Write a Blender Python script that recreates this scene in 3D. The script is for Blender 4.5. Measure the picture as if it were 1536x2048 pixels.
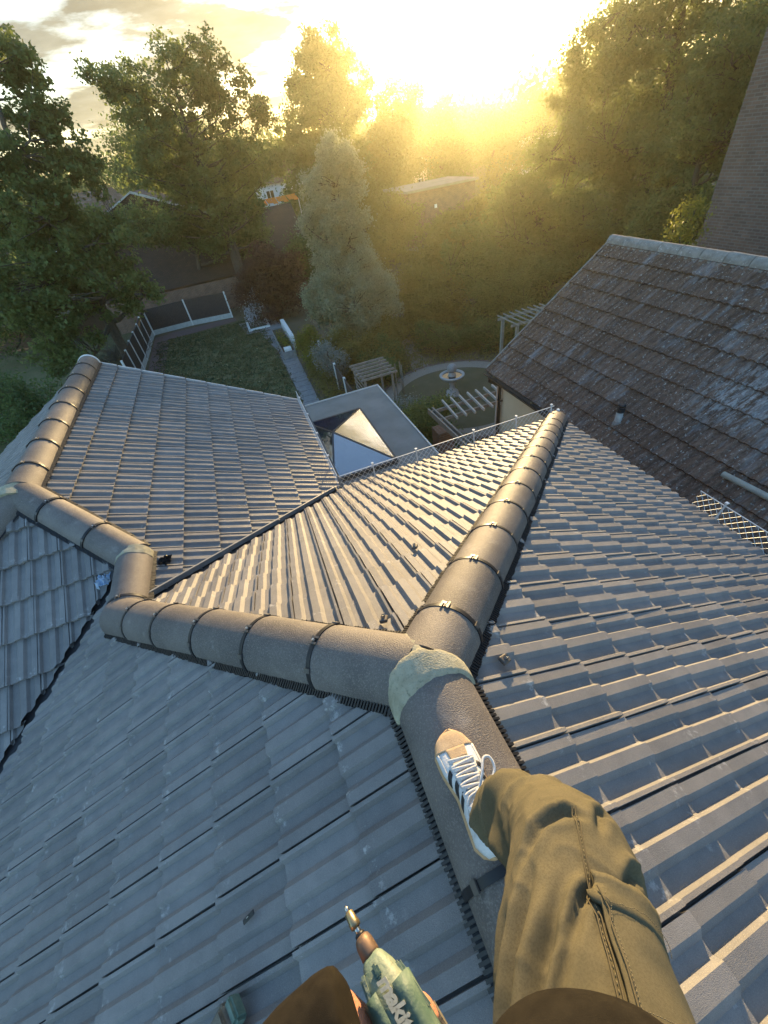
import bpy, bmesh, math, random
import numpy as np
from mathutils import Vector, Matrix, noise
random.seed(7); RNG = np.random.default_rng(7)
sc = bpy.context.scene
for o in list(bpy.data.objects): bpy.data.objects.remove(o)
C = sc.collection
V = Vector

# ---------------------------------------------------------------- camera
CAMZ = 8.6
cam_d = bpy.data.cameras.new('camera'); cam = bpy.data.objects.new('camera', cam_d); C.objects.link(cam)
cR = V((0.92976, -0.3434, -0.13273)); cU = V((0.32575, 0.59935, 0.73121)); cF = V((0.17155, 0.72309, -0.66911))
cR.normalize(); cF.normalize(); cU = cR.cross(cF)
M = Matrix((( cR.x, cU.x, -cF.x, 0), (cR.y, cU.y, -cF.y, 0), (cR.z, cU.z, -cF.z, CAMZ), (0, 0, 0, 1)))
cam.matrix_world = M
cam_d.sensor_fit = 'VERTICAL'; cam_d.sensor_height = 36; cam_d.lens = 14.391
cam_d.clip_start = 0.02; cam_d.clip_end = 4000
sc.camera = cam

# ---------------------------------------------------------------- world, sun, exposure
SUN_EL, SUN_AZ = math.radians(5.6), math.radians(26.4)      # azimuth from +Y towards +X
SUN = V((math.sin(SUN_AZ)*math.cos(SUN_EL), math.cos(SUN_AZ)*math.cos(SUN_EL), math.sin(SUN_EL)))
sc.view_settings.view_transform = 'Standard'; sc.view_settings.look = 'None'
sc.view_settings.exposure = 2.62; sc.view_settings.gamma = 1.0; sc.view_settings.use_curve_mapping = False
w = bpy.data.worlds.new('World'); sc.world = w; w.use_nodes = True
nt = w.node_tree; nt.nodes.clear()
def N(nt, t, **k):
    n = nt.nodes.new(t)
    for a, b in k.items(): setattr(n, a, b)
    return n
out = N(nt, 'ShaderNodeOutputWorld'); bg = N(nt, 'ShaderNodeBackground'); bg.inputs['Strength'].default_value = 0.15
sky = N(nt, 'ShaderNodeTexSky', sky_type='NISHITA', sun_disc=False)
sky.sun_elevation = SUN_EL; sky.sun_rotation = SUN_AZ; sky.air_density = 1.0; sky.dust_density = 1.2; sky.ozone_density = 2.3
tc = N(nt, 'ShaderNodeTexCoord')
def math_(nt, op, a, b=None, c=None, clamp=False):
    n = N(nt, 'ShaderNodeMath', operation=op); n.use_clamp = clamp
    for i, v in enumerate((a, b, c)):
        if v is None: continue
        if isinstance(v, (int, float)): n.inputs[i].default_value = v
        else: nt.links.new(v, n.inputs[i])
    return n.outputs[0]
# clouds: stretched noise in the direction dome
sep = N(nt, 'ShaderNodeSeparateXYZ'); nt.links.new(tc.outputs['Generated'], sep.inputs[0])
zz = math_(nt, 'ADD', math_(nt, 'MAXIMUM', sep.outputs[2], 0.0), 0.07)
cx = math_(nt, 'DIVIDE', sep.outputs[0], zz); cy = math_(nt, 'DIVIDE', sep.outputs[1], zz)
cmb = N(nt, 'ShaderNodeCombineXYZ'); nt.links.new(cx, cmb.inputs[0]); nt.links.new(cy, cmb.inputs[1])
cn = N(nt, 'ShaderNodeTexNoise'); cn.inputs['Scale'].default_value = 0.62; cn.inputs['Detail'].default_value = 7; cn.inputs['Roughness'].default_value = .58
nt.links.new(cmb.outputs[0], cn.inputs['Vector'])
cr = N(nt, 'ShaderNodeMapRange'); cr.inputs[1].default_value = .33; cr.inputs[2].default_value = .50; nt.links.new(cn.outputs[0], cr.inputs[0])
cn2 = N(nt, 'ShaderNodeTexNoise'); cn2.inputs['Scale'].default_value = 1.5; cn2.inputs['Detail'].default_value = 9; cn2.inputs['Roughness'].default_value = .62; nt.links.new(cmb.outputs[0], cn2.inputs['Vector'])
dot = N(nt, 'ShaderNodeVectorMath', operation='DOT_PRODUCT'); dot.inputs[1].default_value = SUN
nt.links.new(tc.outputs['Generated'], dot.inputs[0])
dpos = math_(nt, 'MAXIMUM', dot.outputs['Value'], 0.0)
g1 = math_(nt, 'MULTIPLY', math_(nt, 'POWER', dpos, 420.0), 20.0)
g2 = math_(nt, 'MULTIPLY', math_(nt, 'POWER', dpos, 34.0), .8)
g3 = math_(nt, 'MULTIPLY', math_(nt, 'POWER', dpos, 5.0), .2)
def addc(a, b):
    n = N(nt, 'ShaderNodeVectorMath', operation='ADD'); nt.links.new(a, n.inputs[0]); nt.links.new(b, n.inputs[1]); return n.outputs[0]
def scal(col, f):
    n = N(nt, 'ShaderNodeVectorMath', operation='SCALE')
    if isinstance(col, tuple): n.inputs[0].default_value = col
    else: nt.links.new(col, n.inputs[0])
    if isinstance(f, (int, float)): n.inputs['Scale'].default_value = f
    else: nt.links.new(f, n.inputs['Scale'])
    return n.outputs[0]
glow = addc(addc(scal((1.0, .93, .72), g1), scal((1.0, .72, .28), g2)), scal((1.0, .86, .58), g3))
skyc = addc(sky.outputs[0], glow)
# cloud colour: grey-cream, brighter and yellower towards the sun
cn2r = N(nt, 'ShaderNodeMapRange'); cn2r.inputs[1].default_value = .38; cn2r.inputs[2].default_value = .64; cn2r.inputs[3].default_value = .30; cn2r.inputs[4].default_value = .70; nt.links.new(cn2.outputs[0], cn2r.inputs[0])
cl = addc(scal((.82, .82, .68), cn2r.outputs[0]), addc(scal((1.0, .70, .25), math_(nt, 'MULTIPLY', math_(nt, 'POWER', dpos, 9.0), .55)), scal((1.0, .86, .52), math_(nt, 'MULTIPLY', math_(nt, 'POWER', dpos, 90.0), 2.6))))
west = N(nt, 'ShaderNodeMapRange'); west.inputs[1].default_value = -.1; west.inputs[2].default_value = .45; nt.links.new(dot.outputs['Value'], west.inputs[0])
lowf = math_(nt, 'SUBTRACT', 1.0, math_(nt, 'MULTIPLY', math_(nt, 'MAXIMUM', math_(nt, 'SUBTRACT', sep.outputs[2], .38), 0.0), 2.2), clamp=True)
mix = N(nt, 'ShaderNodeMixRGB'); nt.links.new(math_(nt, 'MULTIPLY', math_(nt, 'MULTIPLY', math_(nt, 'MULTIPLY', cr.outputs[0], .97), lowf), west.outputs[0]), mix.inputs[0])
nt.links.new(skyc, mix.inputs[1]); nt.links.new(cl, mix.inputs[2])
nt.links.new(mix.outputs[0], bg.inputs['Color']); nt.links.new(bg.outputs[0], out.inputs[0])
sd = bpy.data.lights.new('sun', 'SUN'); sd.energy = 2.15; sd.angle = math.radians(.6); sd.color = (1.0, .70, .34)
so = bpy.data.objects.new('sun', sd); C.objects.link(so); so.rotation_euler = SUN.to_track_quat('Z', 'Y').to_euler(); so.location = (20, 40, 30)

# ---------------------------------------------------------------- materials
def mat(name, col, rough=.8, col2=None, scale=6, bump=0, bscale=60, metal=0, spec=.5, detail=5, contrast=(.35, .65), coords='Object', transl=0, tcol=None, rnd=0, attr=None, streak=None, extra=None):
    m = bpy.data.materials.new(name); m.use_nodes = True; t = m.node_tree; t.nodes.clear(); L = t.links.new
    o = N(t, 'ShaderNodeOutputMaterial'); b = N(t, 'ShaderNodeBsdfPrincipled')
    b.inputs['Roughness'].default_value = rough; b.inputs['Metallic'].default_value = metal; b.inputs['Specular IOR Level'].default_value = spec
    c = N(t, 'ShaderNodeTexCoord'); vec = c.outputs['Object']
    if coords == 'World':
        g = N(t, 'ShaderNodeNewGeometry'); vec = g.outputs['Position']
    cur = None
    if col2 is not None:
        n = N(t, 'ShaderNodeTexNoise'); n.inputs['Scale'].default_value = scale; n.inputs['Detail'].default_value = detail; n.inputs['Roughness'].default_value = .62
        v2 = vec
        if streak:
            mp = N(t, 'ShaderNodeMapping'); mp.inputs['Scale'].default_value = streak; L(vec, mp.inputs[0]); v2 = mp.outputs[0]
        L(v2, n.inputs['Vector'])
        r = N(t, 'ShaderNodeMapRange'); r.inputs[1].default_value, r.inputs[2].default_value = contrast; L(n.outputs[0], r.inputs[0])
        x = N(t, 'ShaderNodeMixRGB'); x.inputs[1].default_value = (*col, 1); x.inputs[2].default_value = (*col2, 1); L(r.outputs[0], x.inputs[0]); cur = x.outputs[0]
    if rnd:
        oi = N(t, 'ShaderNodeObjectInfo'); f = oi.outputs['Random']
        if attr:
            a = N(t, 'ShaderNodeAttribute', attribute_name=attr)
            f = math_(t, 'FRACT', math_(t, 'ADD', f, a.outputs['Fac']))
        f = math_(t, 'ADD', math_(t, 'MULTIPLY', f, 2*rnd), 1-rnd)
        s = N(t, 'ShaderNodeVectorMath', operation='SCALE')
        if cur: L(cur, s.inputs[0])
        else: s.inputs[0].default_value = col
        L(f, s.inputs['Scale']); cur = s.outputs[0]
    if extra: cur = extra(t, vec, cur)
    if cur: L(cur, b.inputs['Base Color'])
    else: b.inputs['Base Color'].default_value = (*col, 1)
    if bump:
        n = N(t, 'ShaderNodeTexNoise'); n.inputs['Scale'].default_value = bscale; n.inputs['Detail'].default_value = 4; L(vec, n.inputs['Vector'])
        bp = N(t, 'ShaderNodeBump'); bp.inputs['Strength'].default_value = bump; bp.inputs['Distance'].default_value = .01; L(n.outputs[0], bp.inputs['Height']); L(bp.outputs[0], b.inputs['Normal'])
    res = b.outputs[0]
    if transl:
        tr = N(t, 'ShaderNodeBsdfTranslucent'); tr.inputs['Color'].default_value = (*(tcol or col), 1)
        ms = N(t, 'ShaderNodeMixShader'); ms.inputs[0].default_value = transl; L(res, ms.inputs[1]); L(tr.outputs[0], ms.inputs[2]); res = ms.outputs[0]
    L(res, o.inputs[0]); return m

def spots(scale, lo, hi, colr, amount=1.0, stretch=None):
    """pale or dark blotches with a shape of their own: lichen, lime, moss, scuffs"""
    def f(t, vec, cur):
        L = t.links.new; n = N(t, 'ShaderNodeTexNoise'); n.inputs['Scale'].default_value = scale; n.inputs['Detail'].default_value = 6; n.inputs['Roughness'].default_value = .7
        if stretch:
            mp = N(t, 'ShaderNodeMapping'); mp.inputs['Scale'].default_value = stretch; L(vec, mp.inputs[0]); L(mp.outputs[0], n.inputs['Vector'])
        else: L(vec, n.inputs['Vector'])
        r = N(t, 'ShaderNodeMapRange'); r.inputs[1].default_value, r.inputs[2].default_value = lo, hi; r.inputs[4].default_value = amount; L(n.outputs[0], r.inputs[0])
        x = N(t, 'ShaderNodeMixRGB'); L(r.outputs[0], x.inputs[0]); L(cur, x.inputs[1]); x.inputs[2].default_value = (*colr, 1); return x.outputs[0]
    return f
def chain(*fs):
    def f(t, vec, cur):
        for g in fs: cur = g(t, vec, cur)
        return cur
    return f

def edge_scuffs(t, vec, cur):
    # pale lime scuffs along the lower edge of each tile, where they rub when stacked
    L = t.links.new; a = N(t, 'ShaderNodeAttribute', attribute_name='yl')
    m1 = N(t, 'ShaderNodeMapRange'); m1.inputs[1].default_value = .26; m1.inputs[2].default_value = .04; L(a.outputs['Fac'], m1.inputs[0])
    n = N(t, 'ShaderNodeTexNoise'); n.inputs['Scale'].default_value = 21; n.inputs['Detail'].default_value = 6; n.inputs['Roughness'].default_value = .7; L(vec, n.inputs['Vector'])
    m2 = N(t, 'ShaderNodeMapRange'); m2.inputs[1].default_value = .57; m2.inputs[2].default_value = .66; L(n.outputs[0], m2.inputs[0])
    x = N(t, 'ShaderNodeMixRGB'); L(math_(t, 'MULTIPLY', math_(t, 'MULTIPLY', m1.outputs[0], m2.outputs[0]), .7), x.inputs[0]); L(cur, x.inputs[1]); x.inputs[2].default_value = (.46, .46, .44, 1); res = x.outputs[0]
    # darker towards the upper end of each tile, below the overlap
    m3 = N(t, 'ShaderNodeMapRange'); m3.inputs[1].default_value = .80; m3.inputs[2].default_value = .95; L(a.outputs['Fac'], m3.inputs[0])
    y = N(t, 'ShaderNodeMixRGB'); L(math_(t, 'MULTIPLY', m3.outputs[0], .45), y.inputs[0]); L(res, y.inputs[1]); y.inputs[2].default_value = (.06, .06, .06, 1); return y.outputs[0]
def lichen_patch(t, vec, cur):
    # one broad crust of blue-white lichen high on the slope, with smaller satellites
    L = t.links.new; res = cur
    for c, r in (((6.9, 2.6, 5.5), 1.5), ((7.3, .4, 5.8), 2.2), ((6.3, 3.6, 5.1), .7)):
        d = N(t, 'ShaderNodeVectorMath', operation='DISTANCE'); L(vec, d.inputs[0]); d.inputs[1].default_value = c
        m1 = N(t, 'ShaderNodeMapRange'); m1.inputs[1].default_value = r; m1.inputs[2].default_value = r*.2; L(d.outputs['Value'], m1.inputs[0])
        n = N(t, 'ShaderNodeTexNoise'); n.inputs['Scale'].default_value = 13; n.inputs['Detail'].default_value = 8; n.inputs['Roughness'].default_value = .75
        mp = N(t, 'ShaderNodeMapping'); mp.inputs['Scale'].default_value = (.5, 1.6, .5); L(vec, mp.inputs[0]); L(mp.outputs[0], n.inputs['Vector'])
        m2 = N(t, 'ShaderNodeMapRange'); m2.inputs[1].default_value = .46; m2.inputs[2].default_value = .58; L(n.outputs[0], m2.inputs[0])
        x = N(t, 'ShaderNodeMixRGB'); L(math_(t, 'MULTIPLY', math_(t, 'MULTIPLY', m1.outputs[0], m2.outputs[0]), .5), x.inputs[0]); L(res, x.inputs[1]); x.inputs[2].default_value = (.42, .43, .43, 1); res = x.outputs[0]
    return res
m_tile = mat('grey_concrete_tile', (.150, .146, .145), .60, (.195, .187, .182), 9, .28, 420, rnd=.15, attr='tv', coords='World', spec=.45,
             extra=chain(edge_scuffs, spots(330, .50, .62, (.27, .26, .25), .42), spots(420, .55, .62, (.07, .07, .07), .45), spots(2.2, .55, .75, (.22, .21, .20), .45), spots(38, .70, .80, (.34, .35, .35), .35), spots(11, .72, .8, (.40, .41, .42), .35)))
m_ridge = mat('concrete_ridge', (.092, .082, .077), .6, (.142, .126, .115), 5, .42, 220, rnd=.18, coords='World', spec=.4,
              extra=chain(spots(170, .52, .60, (.27, .24, .21), .5), spots(130, .60, .68, (.05, .045, .04), .6), spots(7, .60, .72, (.33, .30, .27), .4), spots(26, .66, .74, (.36, .34, .31), .5), spots(60, .66, .76, (.05, .045, .045), .5)))
m_deck = mat('roof_underlay', (.02, .02, .022), .9)
m_black = mat('black_plastic', (.012, .012, .014), .45, spec=.4)
m_valley = mat('black_valley_liner', (.018, .018, .021), .42)
m_mortar = mat('green_grey_mortar', (.27, .255, .18), .95, (.37, .35, .26), 18, .45, 160, coords='World', extra=chain(spots(60, .56, .68, (.12, .13, .09), .7), spots(14, .58, .7, (.17, .19, .13), .5)))
m_clip = mat('clip_steel', (.10, .09, .08), .5, metal=.3)
m_screw = mat('screw_metal', (.55, .53, .50), .4, metal=.8)
m_wire = mat('galvanised_wire', (.62, .64, .64), .42, metal=.35)
m_gutter = mat('dark_gutter', (.035, .032, .032), .5)
m_guttergrey = mat('weathered_grey_gutter', (.20, .21, .215), .5)
m_oldtile = mat('old_brown_tile', (.078, .045, .032), .9, (.150, .097, .070), 14, .6, 110, rnd=.22, attr='tv', coords='World', spec=.2, streak=(1, 3.2, 1),
                extra=chain(spots(1.1, .54, .70, (.34, .37, .39), .38, (1, 4, 1)), lichen_patch, spots(26, .585, .66, (.44, .43, .40), .85), spots(70, .60, .70, (.30, .30, .30), .6), spots(9, .64, .72, (.018, .016, .014), .8)))
m_oldridge = mat('old_grey_ridge', (.17, .155, .135), .9, (.26, .245, .22), 9, .5, 90, coords='World', extra=spots(24, .58, .68, (.5, .5, .49), .7))
m_render = mat('cream_render', (.52, .42, .29), .9, (.57, .465, .325), 3, .35, 160, coords='World')
m_flat = mat('grey_flat_roof', (.17, .165, .15), .92, (.22, .212, .195), 1.6, .12, 60, coords='World', extra=spots(5, .6, .75, (.17, .17, .17), .5))
m_trim = mat('pale_roof_trim', (.48, .47, .44), .6)
m_white = mat('white_paint', (.70, .72, .72), .6, (.60, .61, .60), 8, coords='World')
m_fencep = mat('dark_fence_panel', (.028, .026, .028), .8, (.045, .040, .040), 6, .2, 60, coords='World')
m_gravelb = mat('pale_gravel_board', (.50, .53, .52), .8, (.40, .42, .41), 6, .2, 60, coords='World')
m_wood = mat('weathered_grey_wood', (.26, .23, .19), .85, (.18, .155, .125), 12, .3, 80, coords='World')
m_greenwood = mat('grey_green_wood', (.24, .27, .24), .85, (.17, .19, .17), 12, coords='World')
m_brownwood = mat('brown_wood', (.10, .065, .045), .85, (.07, .045, .03), 10, coords='World')
m_stone = mat('pale_garden_stone', (.42, .41, .39), .85, (.32, .31, .30), 14, .4, 90, coords='World')
m_slab = mat('grey_slab', (.23, .23, .235), .85, (.17, .17, .17), 5, .3, 60, coords='World')
m_redpave = mat('purple_brown_paving', (.15, .10, .095), .85, (.11, .075, .07), 8, .3, 60, coords='World')
m_earth = mat('bare_earth', (.075, .058, .040), .95, (.05, .045, .026), 3, .6, 40, coords='World')
m_grass = mat('dry_green_lawn', (.070, .092, .030), .95, (.13, .115, .052), 1.1, .8, 45, coords='World', extra=chain(spots(9, .5, .7, (.105, .095, .05), .5), spots(30, .5, .7, (.03, .04, .012), .5)))
m_grass2 = mat('garden_ground', (.080, .076, .038), .95, (.12, .095, .058), .9, .8, 35, coords='World')
m_far = mat('far_ground', (.045, .055, .022), .95, (.075, .07, .035), .05, coords='World')
m_bark = mat('bark', (.055, .045, .035), .95, (.09, .075, .06), 12, .6, 40)
m_water = mat('dark_basin_water', (.01, .012, .012), .05, spec=1)

def brickmat(name, c1, c2, mortar, scale, w_=.5, h_=.25, offset=.5, swap=True, ms=.015):
    m = bpy.data.materials.new(name); m.use_nodes = True; t = m.node_tree; t.nodes.clear(); L = t.links.new
    o = N(t, 'ShaderNodeOutputMaterial'); b = N(t, 'ShaderNodeBsdfPrincipled'); b.inputs['Roughness'].default_value = .9
    c = N(t, 'ShaderNodeTexCoord'); uv = c.outputs['UV']
    br = N(t, 'ShaderNodeTexBrick'); br.inputs['Color1'].default_value = (*c1, 1); br.inputs['Color2'].default_value = (*c2, 1); br.inputs['Mortar'].default_value = (*mortar, 1)
    br.inputs['Scale'].default_value = scale; br.inputs['Brick Width'].default_value = w_; br.inputs['Row Height'].default_value = h_; br.inputs['Mortar Size'].default_value = ms; br.offset = offset
    L(uv, br.inputs['Vector'])
    n = N(t, 'ShaderNodeTexNoise'); n.inputs['Scale'].default_value = 2.2; n.inputs['Detail'].default_value = 6; L(uv, n.inputs['Vector'])
    x = N(t, 'ShaderNodeMixRGB', blend_type='MULTIPLY'); x.inputs[0].default_value = .6; L(br.outputs['Color'], x.inputs[1])
    r = N(t, 'ShaderNodeMapRange'); r.inputs[1].default_value = .3; r.inputs[2].default_value = .7; r.inputs[3].default_value = .6; r.inputs[4].default_value = 1.25; L(n.outputs[0], r.inputs[0]); L(r.outputs[0], x.inputs[2])
    L(x.outputs[0], b.inputs['Base Color'])
    bp = N(t, 'ShaderNodeBump'); bp.inputs['Strength'].default_value = .5; bp.inputs['Distance'].default_value = .01; L(br.outputs['Fac'], bp.inputs['Height']); bp.invert = True; L(bp.outputs[0], b.inputs['Normal'])
    L(b.outputs[0], o.inputs[0]); return m
m_brick = brickmat('brown_brick', (.17, .105, .082), (.11, .075, .062), (.16, .14, .125), 1.0, .225, .075, ms=.011)
m_plaintile = brickmat('brown_plain_tile', (.085, .052, .035), (.055, .036, .026), (.02, .014, .011), 1.0, .17, .115, ms=.012)

# ---------------------------------------------------------------- helpers
def thing(name, label, cat, loc=(0, 0, 0), group=None):
    o = bpy.data.objects.new(name, None); C.objects.link(o); o.location = loc
    o['label'] = label; o['category'] = cat
    if group: o['group'] = group
    o.empty_display_size = .2
    return o
def tag(o, label, cat, group=None):
    o['label'] = label; o['category'] = cat
    if group: o['group'] = group
    return o
def part(name, me, m, parent=None, label=None, smooth=False):
    if isinstance(me, bmesh.types.BMesh):
        b = me; me = bpy.data.meshes.new(name); b.to_mesh(me); b.free()
    o = bpy.data.objects.new(name, me)
    if m is not None and not me.materials:
        for q in (m if isinstance(m, (list, tuple)) else [m]): me.materials.append(q)
    if smooth: me.shade_smooth()
    if parent is not None:
        o.parent = parent; o.location = -total_off(parent)
    C.objects.link(o)
    if label: o['label'] = label
    return o
def total_off(p):      # world position of the parent origin
    if p.parent is None: return V(p.location)
    return V(p.location) + total_off(p.parent)
def struct(name, me, m, **k):
    o = part(name, me, m, **k); o['kind'] = 'structure'; return o
def stuffk(o): o['kind'] = 'stuff'; return o
def box(bm, c, s, rz=0, rot=None, mi=0):
    """box centred at c with size s"""
    r = bmesh.ops.create_cube(bm, size=1); vs = r['verts']
    R = rot if rot is not None else Matrix.Rotation(rz, 3, 'Z')
    for v in vs: v.co = V(c) + R @ V((v.co.x*s[0], v.co.y*s[1], v.co.z*s[2]))
    if mi:
        for f in {f for v in vs for f in v.link_faces}: f.material_index = mi
    return vs
def bar(bm, a, b, wd, ht=None, up=(0, 0, 1), mi=0):
    a, b = V(a), V(b); d = b-a; L = d.length; d = d/L; ht = ht or wd
    s = d.cross(V(up)); s = s.normalized() if s.length > 1e-5 else V((1, 0, 0)); u = s.cross(d)
    R = Matrix((s, d, u)).transposed()
    return box(bm, (a+b)/2, (wd, L, ht), rot=R, mi=mi)
def tube(bm, pts, rad, n=8, cap=True, mi=0):
    pts = [V(p) for p in pts]; rads = rad if isinstance(rad, (list, tuple)) else [rad]*len(pts); rings = []
    for i, p in enumerate(pts):
        d = (pts[min(i+1, len(pts)-1)] - pts[max(i-1, 0)]).normalized()
        s = d.cross(V((0, 0, 1))) if abs(d.z) < .95 else d.cross(V((0, 1, 0))); s.normalize(); u = s.cross(d)
        rings.append([bm.verts.new(p + (s*math.cos(2*math.pi*k/n) + u*math.sin(2*math.pi*k/n))*rads[i]) for k in range(n)])
    fs = []
    for i in range(len(rings)-1):
        for k in range(n): fs.append(bm.faces.new((rings[i][k], rings[i][(k+1) % n], rings[i+1][(k+1) % n], rings[i+1][k])))
    if cap: fs.append(bm.faces.new(rings[0][::-1])); fs.append(bm.faces.new(rings[-1]))
    for f in fs: f.material_index = mi; f.smooth = True
    return rings
def lathe(bm, c, prof, n=24):
    rings = [[bm.verts.new((c[0]+r*math.cos(2*math.pi*k/n), c[1]+r*math.sin(2*math.pi*k/n), c[2]+z)) for k in range(n)] for r, z in prof]
    for i in range(len(rings)-1):
        for k in range(n): bm.faces.new((rings[i][k], rings[i][(k+1) % n], rings[i+1][(k+1) % n], rings[i+1][k])).smooth = True
    bm.faces.new(rings[0][::-1]); bm.faces.new(rings[-1])
def mesh_from(name, verts, faces):
    me = bpy.data.meshes.new(name); me.from_pydata([tuple(v) for v in verts], [], faces); me.update(); return me
def quadmesh_np(name, verts, nf, nv=4):
    """verts: (nf*nv,3) array, every face has its own nv corners"""
    me = bpy.data.meshes.new(name); me.vertices.add(nf*nv); me.vertices.foreach_set('co', verts.astype(np.float32).ravel())
    me.loops.add(nf*nv); me.loops.foreach_set('vertex_index', np.arange(nf*nv, dtype=np.int32))
    me.polygons.add(nf); me.polygons.foreach_set('loop_start', np.arange(0, nf*nv, nv, dtype=np.int32))
    me.update(calc_edges=True); return me

# ================================================================ THE GROUND
def ground_sheet():
    bm = bmesh.new()
    xs = [-600, -120, -60, -20, 20, 60, 120, 300, 700]; ys = [-200, -40, 0, 30, 60, 120, 300, 900]
    g = [[bm.verts.new((x, y, -0.02)) for y in ys] for x in xs]
    for i in range(len(xs)-1):
        for j in range(len(ys)-1): bm.faces.new((g[i][j], g[i+1][j], g[i+1][j+1], g[i][j+1]))
    return bm
struct('ground', ground_sheet(), m_grass2)
def sheet(pts, z):
    bm = bmesh.new(); bm.faces.new([bm.verts.new((x, y, z)) for x, y in pts]); return bm

# ================================================================ THE HOUSE ROOF
TP = .533; CO = 1/math.sqrt(1+TP*TP)
JU, JV, JZ = .203, .684, 7.115
EZ = 5.110
def zR(u, v): return JZ - TP*(u-JU)
def zL(u, v): return JZ + TP*(u-JU)
def zH(u, v): return JZ - TP*(v-JV)
def zG(u, v): return 6.638 - TP*(u+2.41)
def zM(u, v): return 6.638 + TP*(v-3.977)
def zW(u, v): return 6.638 + TP*(u+2.41)
VB = -3.2
house = thing('house', 'two-storey house with a new hipped roof of grey interlocking tiles, the one underfoot', 'house', (0, 2, 0))

PROF = [(.000, -.012), (.011, -.012), (.0115, .019), (.048, .020), (.066, .000), (.096, .000), (.111, .021), (.152, .021), (.172, .000), (.219, .000), (.230, .021), (.2425, .023), (.244, .006)]
GAUGE, COVER = .3245, .24
PROF = [(COVER-x, z) for x, z in reversed(PROF)]
def tile_mesh(name, prof, gauge, over, t_tail=.042, t_head=.010, thick=.024, jig=0):
    vs = []; fs = []; n = len(prof)
    for x, z in prof: vs.append((x, 0, t_tail-thick+z*.9))
    for x, z in prof: vs.append((x, 0, t_tail+z))
    for x, z in prof: vs.append((x, gauge+over, t_head+z))
    for i in range(n-1):
        fs.append((i, i+1, n+i+1, n+i)); fs.append((n+i, n+i+1, 2*n+i+1, 2*n+i))
    fs.append((0, n, 2*n)); fs.append((n-1, 2*n-1, 3*n-1))
    me = mesh_from(name, vs, fs); at = me.attributes.new('yl', 'FLOAT', 'POINT'); at.data.foreach_set('value', [v[1]/(gauge+over) for v in vs]); return me
tile_me = tile_mesh('roof_tile', PROF, GAUGE, .03); tile_me.materials.append(m_tile)
for p in tile_me.polygons: p.use_smooth = False

def in_frame(P):
    d = V(P) - V((0, 0, CAMZ)); z = d.dot(cF)
    if z < .05: return None
    x = .5 + .5*d.dot(cR)/z/(768/818.65); y = .5 - .5*d.dot(cU)/z/(1024/818.65)
    if -.06 < x < 1.06 and -.06 < y < 1.06: return d.length, z
    return None

all_tiles = []      # (score, slopepart, matrix, cut mesh or None)
def cover_slope(slope, zf, d, origin, nrow, c0, c1, cons, cover=COVER, gauge=GAUGE, prof=PROF, tme=tile_me, store=all_tiles, tp=TP, jit=1.0):
    """d: horizontal downslope unit vector; origin: point on the eave line (u,v,z)"""
    co = 1/math.sqrt(1+tp*tp)
    d = V((d[0], d[1], 0)); up = (-d*co + V((0, 0, tp*co))); 
    nrm = (d*tp*co + V((0, 0, co))); ec = up.cross(nrm)
    R = Matrix((ec, up, nrm)).transposed().to_4x4()
    for r in range(nrow):
        for k in range(c0, c1):
            P = V(origin) + ec*(k*cover) + up*(r*gauge-.05)
            cen = P + ec*cover/2 + up*gauge/2
            cs = cons(cen.x, cen.y)
            cor = [P, P+ec*(cover+.008), P+up*(gauge+.03), P+ec*(cover+.008)+up*(gauge+.03)]
            vals = [[a*q.x+b*q.y-c for q in cor] for a, b, c in cs]     # keep where >= 0
            if any(max(v) <= 0.0 for v in vals): continue
            if cen.y < VB: continue
            j = Matrix.Rotation(random.gauss(0, .004)*jit, 4, nrm) @ Matrix.Rotation(random.gauss(0, .005)*jit, 4, ec)
            Mx = Matrix.Translation(P + nrm*random.uniform(0, .003)*jit) @ j @ R
            cut = [c for c, v in zip(cs, vals) if min(v) < 0]
            if cut:
                bm = bmesh.new(); bm.from_mesh(tme); bm.transform(Mx)
                for a, b, c in cut:
                    nn = V((a, b, 0)); L = nn.length
                    bmesh.ops.bisect_plane(bm, geom=bm.verts[:]+bm.edges[:]+bm.faces[:], plane_co=nn*(c/L/L), plane_no=-nn, clear_outer=True)
                if len(bm.faces) < 3: bm.free(); continue
                me = bpy.data.meshes.new('roof_tile'); bm.to_mesh(me); bm.free(); me.materials.append(tme.materials[0])
            else: me = None
            f = in_frame(cen)
            view = (V((0, 0, CAMZ))-cen).normalized().dot(nrm)
            score = (view/(f[1]**2)*(.3 if me and len(me.polygons) < 12 else 1)) if (f and view > 0) else 0
            store.append((score, slope, Mx, me))
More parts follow.
